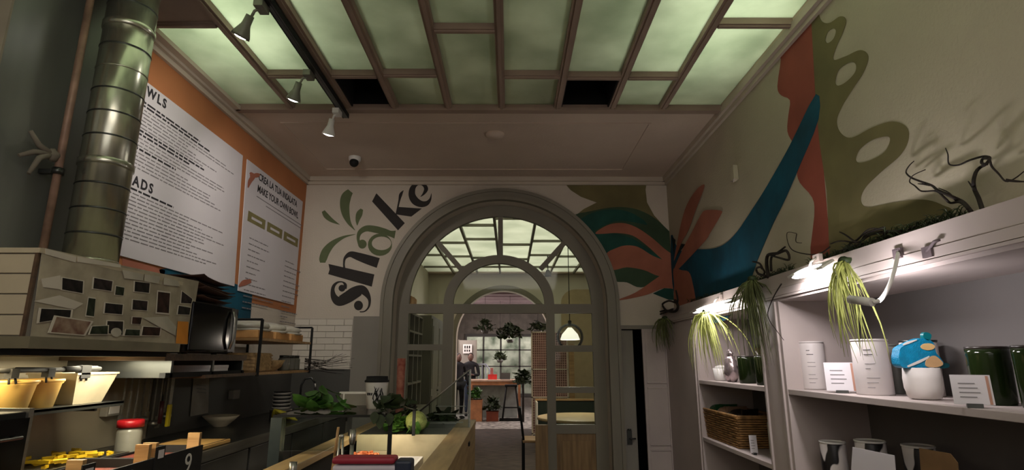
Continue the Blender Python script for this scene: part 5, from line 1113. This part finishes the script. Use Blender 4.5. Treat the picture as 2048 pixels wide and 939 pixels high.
can('storage_tin', 1524, 1548, 846, 1.84, 'pale grey tin right of the wicker basket', mat('pale_sage_tin', (150, 152, 138), .5), Z2, lines=True)
card(1502, 870, 1517, 912, 1.68, 'small upright white card in front of the basket', Z2, rz=-.1, w_=.05, strip=False, tilt=.1)
o = thing('serving_bowl', 'pale upturned bowl on the lowest far shelf', 'bowl', (1.86, 4.35, .421)); MB().lathe([(.13, 0), (.135, .02), (.12, .12), (.07, .22), (.03, .25), (0, .252)], 28, cap=False).build('bowl', M['tile'], o); MB().lathe([(.04, .245), (.04, .262)], 20).build('foot', M['tile'], o)

# ================================================================ REAR ROOM
def atf(px, py, Y): return atY(px, py, Y)
# pendant
P = atY(1140, 673, 8.6); o = thing('globe_pendant', 'clear glass globe pendant with a bright white reflector', 'lamp', (P.x, 8.6, P.z)); ggl = glass_mat('globe_glass', (245, 245, 240))
MB().blob((0, 0, 0), .205, 28, 16).build('globe', ggl, o); MB().tube([(0, 0, .20), (0, 0, ZC-P.z)], .006).build('cord', M['black'], o); MB().lathe([(.02, .16), (.028, .17), (.028, .24), (.015, .25)], 16).build('socket', M['black'], o)
MB().lathe([(.03, .14), (.12, .04), (.15, -.04), (.145, -.045), (.11, .03), (.02, .12)], 24, cap=False).build('reflector', mat('lit_reflector', (240, 236, 226), .5, emit=(255, 244, 228), es=1.8), o); MB().blob((0, 0, .03), .035, 12, 8).build('bulb', M['lamp'], o)
l = bpy.data.lights.new('pendant_bulb_light', 'POINT'); l.energy = 55; l.color = (1, .88, .76); l.shadow_soft_size = .05; lo = bpy.data.objects.new('pendant_bulb_light', l); C.objects.link(lo); lo.location = (P.x, 8.6, P.z-.02)
P = atY(1113, 560, 8.6); o = thing('ceiling_spot', 'small black spotlight seen through the fanlight right side', 'spotlight', (P.x, 10.5, ZC-.02)); MB().tube([(0, 0, .0), (0, 0, -.3)], .01).build('stem', M['black'], o); MB().lathe([(.03, 0), (.07, -.12)], 14, (0, 0, -.28)).build('head', M['black'], o)
# table, banquette, chair
P = atY(1165, 832, 7.9); tz = P.z; o = thing('round_table', 'round pale wood table behind the right sidelight', 'table', (P.x, 7.9, 0))
MB().lathe([(.60, tz-.04), (.62, tz-.035), (.62, tz-.004), (.60, tz)], 48).build('tabletop', mat('pale_table_top', (196, 172, 132), .4, vary=.1, scale=3, stretch=(1, 8, 1)), o); MB().lathe([(.05, .02), (.05, tz-.04)], 16).build('pedestal', M['black'], o); MB().lathe([(.28, 0), (.28, .02)], 32).build('base', M['black'], o)
P = atY(1075, 803, 9.6); o = thing('banquette', 'dark green upholstered banquette with a pale top edge', 'bench', (P.x, 9.6, 0)); tz = P.z; gr = mat('dark_green_velvet', (24, 34, 24), .8)
MB().box(0, 2.2, .3, .42, 0, tz).build('backrest', gr, o, bevel=.02); MB().box(0, 2.2, -.15, .3, .1, .45).build('seat', gr, o, bevel=.03); MB().box(-.02, 2.2, .28, .44, tz, tz+.025).build('top_edge', M['wood'], o); MB().box(-.025, 0, -.1, .44, 0, tz).build('end_panel', M['creamw'], o)
P = atY(1075, 876, 7.0); o = thing('dining_chair', 'dark framed chair with wooden seat beside the doorway', 'chair', (P.x, 7.05, 0)); sz = P.z
MB().box(-.18, .2, -.2, .2, sz-.03, sz).build('seat', M['wood'], o, bevel=.008)
for x, y in ((-.17, -.19), (.19, -.19), (-.17, .19), (.19, .19)): MB().box(x-.014, x+.014, y-.014, y+.014, 0, sz-.03).build('leg', M['black'], o)
MB().tube([(-.17, -.19, sz), (-.21, -.19, sz+.35)], .013).tube([(-.17, .19, sz), (-.21, .19, sz+.35)], .013).tube([(-.21, -.19, sz+.34), (-.21, .19, sz+.34)], .016).tube([(-.20, -.19, sz+.22), (-.20, .19, sz+.22)], .010).build('backrest', M['black'], o)
# lattice screen
A = atY(1062, 662, 12.0); B = atY(1101, 800, 12.0); x1 = atY(1136, 700, 12.0).x
o = thing('lattice_screen', 'tall pinkish lattice screen in a pale frame', 'screen', ((A.x+x1)/2, 12, 0)); lp = mat('pink_backlit_lattice', (206, 168, 156), .7); ft = mat('pale_frame', (206, 190, 172), .6)
W = (x1-A.x)/2
for x in (-W, W*.0, W-.03): MB().box(x, x+.03, -.02, .02, 0, A.z).build('frame_post', ft, o)
for z in (.02, A.z-.03, A.z*.62, A.z*.35): MB().box(-W, W, -.02, .02, z, z+.025).build('frame_rail', ft, o)
sl = MB(); n = int(2*W/.045)
for k in range(n): x = -W+.02+k*.045; sl.box(x, x+.012, -.008, -.002, .05, A.z-.03)
for k in range(int((A.z-.1)/.05)): sl.box(-W, W, .0, .006, .06+k*.05, .07+k*.05)
sl.build('lattice', lp, o)['kind'] = 'stuff'
MB().box(-W, W, .012, .016, .03, A.z-.02).build('backing', mat('mauve_panel', (128, 90, 84), .8, vary=.15, scale=3), o)
P = atY(1142, 690, 11.8); o = thing('timber_post', 'pale timber post beyond the sidelight', 'post', (P.x, 11.8, 0)); MB().box(-.05, .05, -.05, .05, 0, P.z).build('post', M['wood'], o); MB().box(-.06, .06, -.06, .06, P.z, P.z+.03).build('cap', M['wood'], o)
# cabinet left in the rear room
o = thing('glazed_cabinet', 'tall grey green glazed cabinet seen through left sidelight', 'cabinet', (-1.45, 7.6, 0)); cabm = M['greypaint']
MB().box(-.33, .32, -.6, .5, 0, .9).build('base', cabm, o); MB().box(-.33, -.2, -.6, .5, .9, 2.1).build('back', M['slate'], o)
for y in (-.6, -.24, .12, .46): MB().box(-.2, .2, y, y+.04, .9, 2.1).build('upright', cabm, o)
for z in (1.2, 1.55, 1.85, 2.08): MB().box(-.2, .2, -.6, .5, z, z+.025).build('shelf', cabm, o)
for i in range(7):
    b2 = thing('shelf_bottle', ['nearest', 'second', 'third', 'fourth', 'fifth', 'sixth', 'farthest'][i]+' bottle in the glazed cabinet, '+['lower', 'upper'][i % 2]+' shelf', 'bottle', (-1.38, 7.10+i*.145+(.02 if i > 1 else 0), [1.226, 1.576][i % 2]), group='bottles in the glazed cabinet'); MB().lathe([(.035, 0), (.035, .13), (.014, .17), (.014, .22)], 14).build('glass', [M['slate'], jg][i % 2], b2); MB().lathe([(.016, .22), (.016, .235)], 10).build('cap', M['black'], b2)
o = thing('carton_box', 'brown box on top of the glazed cabinet', 'box', (-1.45, 7.5, 2.106)); MB().box(-.16, .16, -.22, .22, 0, .22).build('body', mat('kraft_box', (168, 122, 84), .8), o); MB().box(-.165, .165, -.03, .03, .215, .224).build('tape', M['wood'], o)
# ---------------- dining room
tY = 15.4; A = atY(940, 758, tY); B = atY(1042, 758, tY); w_ = (B.x-A.x)/2; tz = A.z
o = thing('bar_table', 'high wooden bar table in the far dining room', 'table', ((A.x+B.x)/2, tY, 0)); wt = mat('warm_table_wood', (190, 130, 92), .5, vary=.15)
MB().box(-w_, w_, -.3, .3, tz-.04, tz).build('tabletop', mat('pinkish_table_top', (206, 176, 156), .4), o); MB().box(-w_+.03, w_-.03, -.27, .27, tz-.14, tz-.04).build('apron', wt, o)
for x in (-w_+.05, w_-.05):
    for y in (-.25, .25): MB().box(x-.03, x+.03, y-.03, y+.03, 0, tz-.14).build('leg', wt, o)
MB().box(-w_+.1, w_-.1, .0, .03, .02, tz-.15).build('modesty_panel', mat('pale_grey_panel', (150, 156, 152), .7), o)
P = atY(1022, 768, 15.0); o = thing('bar_stool', 'tall black trestle bar stool before the bar table', 'stool', (P.x, 14.9, 0)); sz = P.z
MB().box(-.16, .16, -.15, .15, sz-.05, sz).build('seat', M['black'], o, bevel=.01)
for x in (-1, 1):
    for y in (-1, 1): MB().tube([(x*.12, y*.10, sz-.04), (x*.22, y*.17, .012)], .026, 6).build('leg', M['black'], o)
MB().box(-.30, .30, -.18, -.14, 0.0, .04).box(-.30, .30, .14, .18, 0.0, .04).build('floor_bar', M['black'], o); MB().box(-.17, .17, -.02, .02, .3, .33).build('footrest', M['black'], o)
def pot(px, py, Y, w_, h_, m, lb, name='planter_box', plant=True, seed=1, zb=0, pl=.22, pm='plantdark'):
    P = atY(px, py, Y); o = thing(name, lb, 'planter', (P.x, Y, zb)); MB().box(-w_/2, w_/2, -w_/2, w_/2, .001, h_).build('box', m, o); MB().box(-w_/2-.01, w_/2+.01, -w_/2-.01, w_/2+.01, h_-.02, h_).build('rim', m, o)
    if plant: f = leafclump('foliage', 70, pl, pl*1.5, seed, M[pm], o, .07); f.location.z = h_
    return o
pot(951, 830, 14.8, .34, .52, wt, 'orange wooden crate planter under the bar table left', seed=3, pm='plant')
pot(985, 830, 14.8, .30, .24, mat('terracotta_box', (128, 62, 44), .7), 'terracotta planter with dark plant under the table', seed=4, pl=.24)
def bush(px, py, Y, r, n, lb, seed, m='plantdark', hang=True, zl_=None):
    P = atY(px, py, Y); o = thing('hanging_plant' if hang else 'tall_plant', lb, 'plant', (P.x, Y, P.z if hang else 0)); mb = leafclump('foliage', n, r, r*1.3, seed, M[m], o, .08)
    if hang: MB().tube([(0, 0, .1), (0, 0, 3.3-P.z-.01 if Y > 13.3 else ZC-P.z-.01)], .004).build('cord', M['black'], o); MB().lathe([(.07, -.06), (.10, .02)], 14).build('pot', M['slate'], o)
    else: mb.location.z = P.z; MB().tube([(0, 0, 0), (0, 0, P.z+.1)], .03).build('stem', M['twig'], o)
    return o
bush(1020, 680, 14.6, .36, 150, 'bushy dark plant hanging highest over the bar table', 21); bush(970, 662, 14.4, .26, 60, 'small dark plant hanging to the left', 22); bush(1046, 770, 14.5, .30, 120, 'tall dark leafy plant left of the lattice screen', 23, 'plantdark', False)
bush(1076, 662, 13.8, .22, 50, 'dry trailing plant above the lattice screen', 25)
bush(1000, 720, 16.2, .20, 40, 'dim trailing plant hanging before the street window', 26)
# street window frame
o = struct('window_2', MB().box(-1.55, 1.0, 19.55, 19.62, 2.3, 2.4).box(-1.55, 1.0, 19.55, 19.62, .3, .4).box(-1.55, -1.48, 19.55, 19.62, .4, 2.3).box(.93, 1.0, 19.55, 19.62, .4, 2.3), M['slate'])
for x in (-.9, -.3, .35): MB().box(x-.03, x+.03, 19.56, 19.61, .4, 2.3).build('glazing_bar', M['slate'], o)
for z in (1.3, 1.85): MB().box(-1.48, .93, 19.56, 19.61, z-.02, z+.02).build('glazing_bar', M['slate'], o)
MB().box(-1.48, .93, 19.58, 19.586, .4, 2.3).build('pane', M['pane'], o)
P = atY(935, 697, 16.5); o = thing('framed_sign', 'white square sign with rows of black marks', 'sign', (P.x, 16.5, P.z)); MB().box(-.13, .13, -.01, .01, -.13, .13).build('board', M['white'], o)
mk = MB()
for i in range(3): mk.box(-.09+i*.065, -.055+i*.065, -.014, -.01, .01, .09).box(-.09+i*.065, -.055+i*.065, -.014, -.01, -.08, -.02)
mk.build('black_marks', M['black'], o)
pn = thing('notice_partition', 'grey partition carrying the white sign', 'partition', (P.x, 16.56, 0)); MB().box(-.25, .25, -.02, .02, 0, P.z+.25).build('panel', M['greywall'], pn); MB().box(-.27, -.25, -.03, .03, 0, P.z+.27).box(.25, .27, -.03, .03, 0, P.z+.27).build('edge', M['greypaint'], pn)
P = atY(985, 748, tY); o = thing('red_box', 'bright red boxes display on the bar table', 'box', (P.x, tY, tz-.0+.001)); o.location.z = A.z+.001
MB().box(-.12, .12, -.08, .08, 0, .13).build('box', mat('bright_red', (200, 50, 46), .5), o); MB().box(-.06, .02, -.02, .02, .13, .30).build('upright_pack', mat('faded_pink', (170, 110, 104), .6), o)
P = atY(1007, 750, tY); o = thing('laptop', 'small dark grey device on the bar table', 'device', (P.x+.05, tY, A.z+.001)); MB().box(-.13, .13, -.08, .08, 0, .015).build('base', M['slate'], o); MB().box(-.13, .13, .07, .08, .015, .17).build('screen', M['slate'], o)
P = atY(964, 745, 16.9); o = thing('plastic_chair', 'pale curved chair back behind the bar table', 'chair', (P.x, 16.9, 0)); zz_ = P.z+.25
pc = mat('pale_blue_plastic', (176, 182, 196), .3)
MB().tube([(-.22, 0, .45), (-.22, 0, zz_-.15), (-.12, 0, zz_), (.12, 0, zz_), (.22, 0, zz_-.15), (.22, 0, .45)], .02).build('back_frame', pc, o)
for x in (-.11, 0, .11): MB().tube([(x, 0, .48), (x, 0, zz_-.02)], .012).build('back_bar', pc, o)
MB().box(-.23, .23, -.42, .02, .43, .46).build('seat', pc, o)
for x, y in ((-.2, 0), (.2, 0), (-.2, -.38), (.2, -.38)): MB().tube([(x, y, .43), (x, y, 0)], .016).build('leg', pc, o)
# ---------------- people (skin-modifier figures)
def person(px, Y, H, rz, lb, top, legs, arms):
    P = atY(px, 740, Y); o = thing('person', lb, 'person', (P.x, Y, 0), rz); k = H/1.75
    J = {'pel': (0, 0, .95), 'ch': (0, .0, 1.22), 'nk': (0, 0, 1.45), 'ns': (0, -.01, 1.53), 'hd': (0, -.01, 1.63), 'ht': (0, 0, 1.71)}
    E = [('pel', 'ch'), ('ch', 'nk'), ('nk', 'ns')]
    for s_, t in ((-1, 'l'), (1, 'r')):
        J['h'+t] = (s_*.10, 0, .90); J['k'+t] = (s_*.11, -.02, .50); J['a'+t] = (s_*.11, .02, .09)
        J['s'+t] = (s_*.19, 0, 1.42); J['e'+t] = (s_*.25, -.02, 1.13)
        if arms == 'crossed': J['w'+t] = (s_*.02, -.20, 1.14)
        else: J['w'+t] = (s_*.26, -.10, .88)
        E += [('pel', 'h'+t), ('h'+t, 'k'+t), ('k'+t, 'a'+t), ('nk', 's'+t), ('s'+t, 'e'+t), ('e'+t, 'w'+t)]
    rad = {'pel': .155, 'ch': .15, 'nk': .10, 'ns': .055, 'h': .10, 'k': .07, 'a': .05, 's': .075, 'e': .055, 'w': .04}
    def skin(name, keys, edges, m, rs=1.0, root=None):
        keys = list(keys); me = bpy.data.meshes.new(name); me.from_pydata([Vector(J[q])*k for q in keys], [(keys.index(a), keys.index(b)) for a, b in edges], []); me.update()
        ob = bpy.data.objects.new(name, me); C.objects.link(ob); ob.parent = o; me.materials.append(m)
        sm_ = ob.modifiers.new('skin', 'SKIN'); sm_.use_smooth_shade = True
        for i, q in enumerate(keys):
            r_ = rad.get(q, rad.get(q[0], .05))*k*rs; v = me.skin_vertices[0].data[i]; v.radius = (r_, r_*.8); v.use_root = (q == root)
        su = ob.modifiers.new('sub', 'SUBSURF'); su.levels = 1; su.render_levels = 1
    up = ['pel', 'ch', 'nk', 'ns', 'sl', 'sr', 'el', 'er', 'wl', 'wr', 'hl', 'hr', 'kl', 'kr', 'al', 'ar']
    skin('body', up, [e for e in E if e[0] in up and e[1] in up], top, 1.0, 'pel')
    skin('trousers', ['pel', 'hl', 'hr', 'kl', 'kr', 'al', 'ar'], [('pel', 'hl'), ('pel', 'hr'), ('hl', 'kl'), ('hr', 'kr'), ('kl', 'al'), ('kr', 'ar')], legs, 1.06, 'pel')
    sk = mat('skin_tone', (98, 72, 62), .7); hair = mat('dark_hair', (30, 24, 22), .8)
    h = MB().blob((0, -.01*k, 1.63*k), (.075*k, .092*k, .115*k), 16, 12).blob((0, -.105*k, 1.62*k), (.013*k, .018*k, .022*k), 8, 6)
    for s_ in (-1, 1): h.blob((s_*.076*k, 0, 1.63*k), (.01*k, .02*k, .03*k), 8, 6)
    h.build('head', sk, o); MB().blob((0, .02*k, 1.675*k), (.082*k, .092*k, .09*k), 14, 10).build('hair', hair, o)
    MB().blob((-.03*k, -.095*k, 1.645*k), .009*k, 6, 5).blob((.03*k, -.095*k, 1.645*k), .009*k, 6, 5).build('eyes', M['black'], o); MB().cbox((0, -.094*k, 1.575*k), (.04*k, .012*k, .007*k)).build('mouth', mat('lip_tone', (120, 60, 56), .6), o)
    for s_, t in ((-1, 'l'), (1, 'r')):
        w0 = Vector(J['w'+t])*k; d = (w0-Vector(J['e'+t])*k).normalized(); hnd = MB().blob(w0+d*.045, (.035, .025, .04), 10, 6)
        pn_ = d.cross(Vector((0, 0, 1))); pn_ = pn_.normalized() if pn_.length > .1 else Vector((1, 0, 0))
        for f in range(4): b0 = w0+d*.07+pn_*(.024-.016*f); hnd.tube([b0, b0+d*.04, b0+d*(.07-.006*abs(f-1.5))-Vector((0, 0, .012))], [.009, .008, .006], 6)
        hnd.tube([w0+d*.03+pn_*.03, w0+d*.06+pn_*.05, w0+d*.085+pn_*.05], [.010, .009, .007], 6); hnd.build('hand', sk, o)
        MB().blob((s_*.11*k, -.05, .04), (.045, .125, .04), 12, 8).build('shoe', M['black'], o)
bl = mat('black_jacket_cloth', (18, 18, 22), .9); jn = mat('blue_denim', (70, 78, 98), .9)
person(941, 16.05, 1.70, .1, 'person in dark jacket standing with crossed arms by table', bl, jn, 'crossed')
person(917, 15.3, 1.68, .6, 'person in long black coat at the left of the doorway', bl, mat('black_trousers', (20, 20, 22), .9), 'down')

o = thing('tall_wardrobe', 'tall grey green panelled cupboard beyond the glazed cabinet', 'cupboard', (-1.5, 9.0, 0))
MB().box(-.38, .35, -.75, 1.4, 0, 2.15).build('body', M['greypaint'], o)
for k in range(3):
    y = -.73+k*.71; d_ = MB().box(.35, .37, y, y+.69, .08, 2.1).build('door', M['greypaint'], o); MB().box(.37, .378, y+.06, y+.63, .2, 1.0).box(.37, .378, y+.06, y+.63, 1.1, 2.0).build('door_panel', M['greypaint'], d_); MB().blob((.385, y+.63, 1.05), .015, 8, 6).build('knob', M['darksteel'], d_)
cl_ = MB().box(-1.0, -.70, 3.99, 4.02, 1.185, 1.197).build('added_light_strip', M['lampwarm'], gc, world=True)  # strip and its light below are added to brighten the cream well
area('case_fill', (-.82, 3.85, 1.175), (0, 0, 0), .45, .1, 3.2, (1, .88, .7))
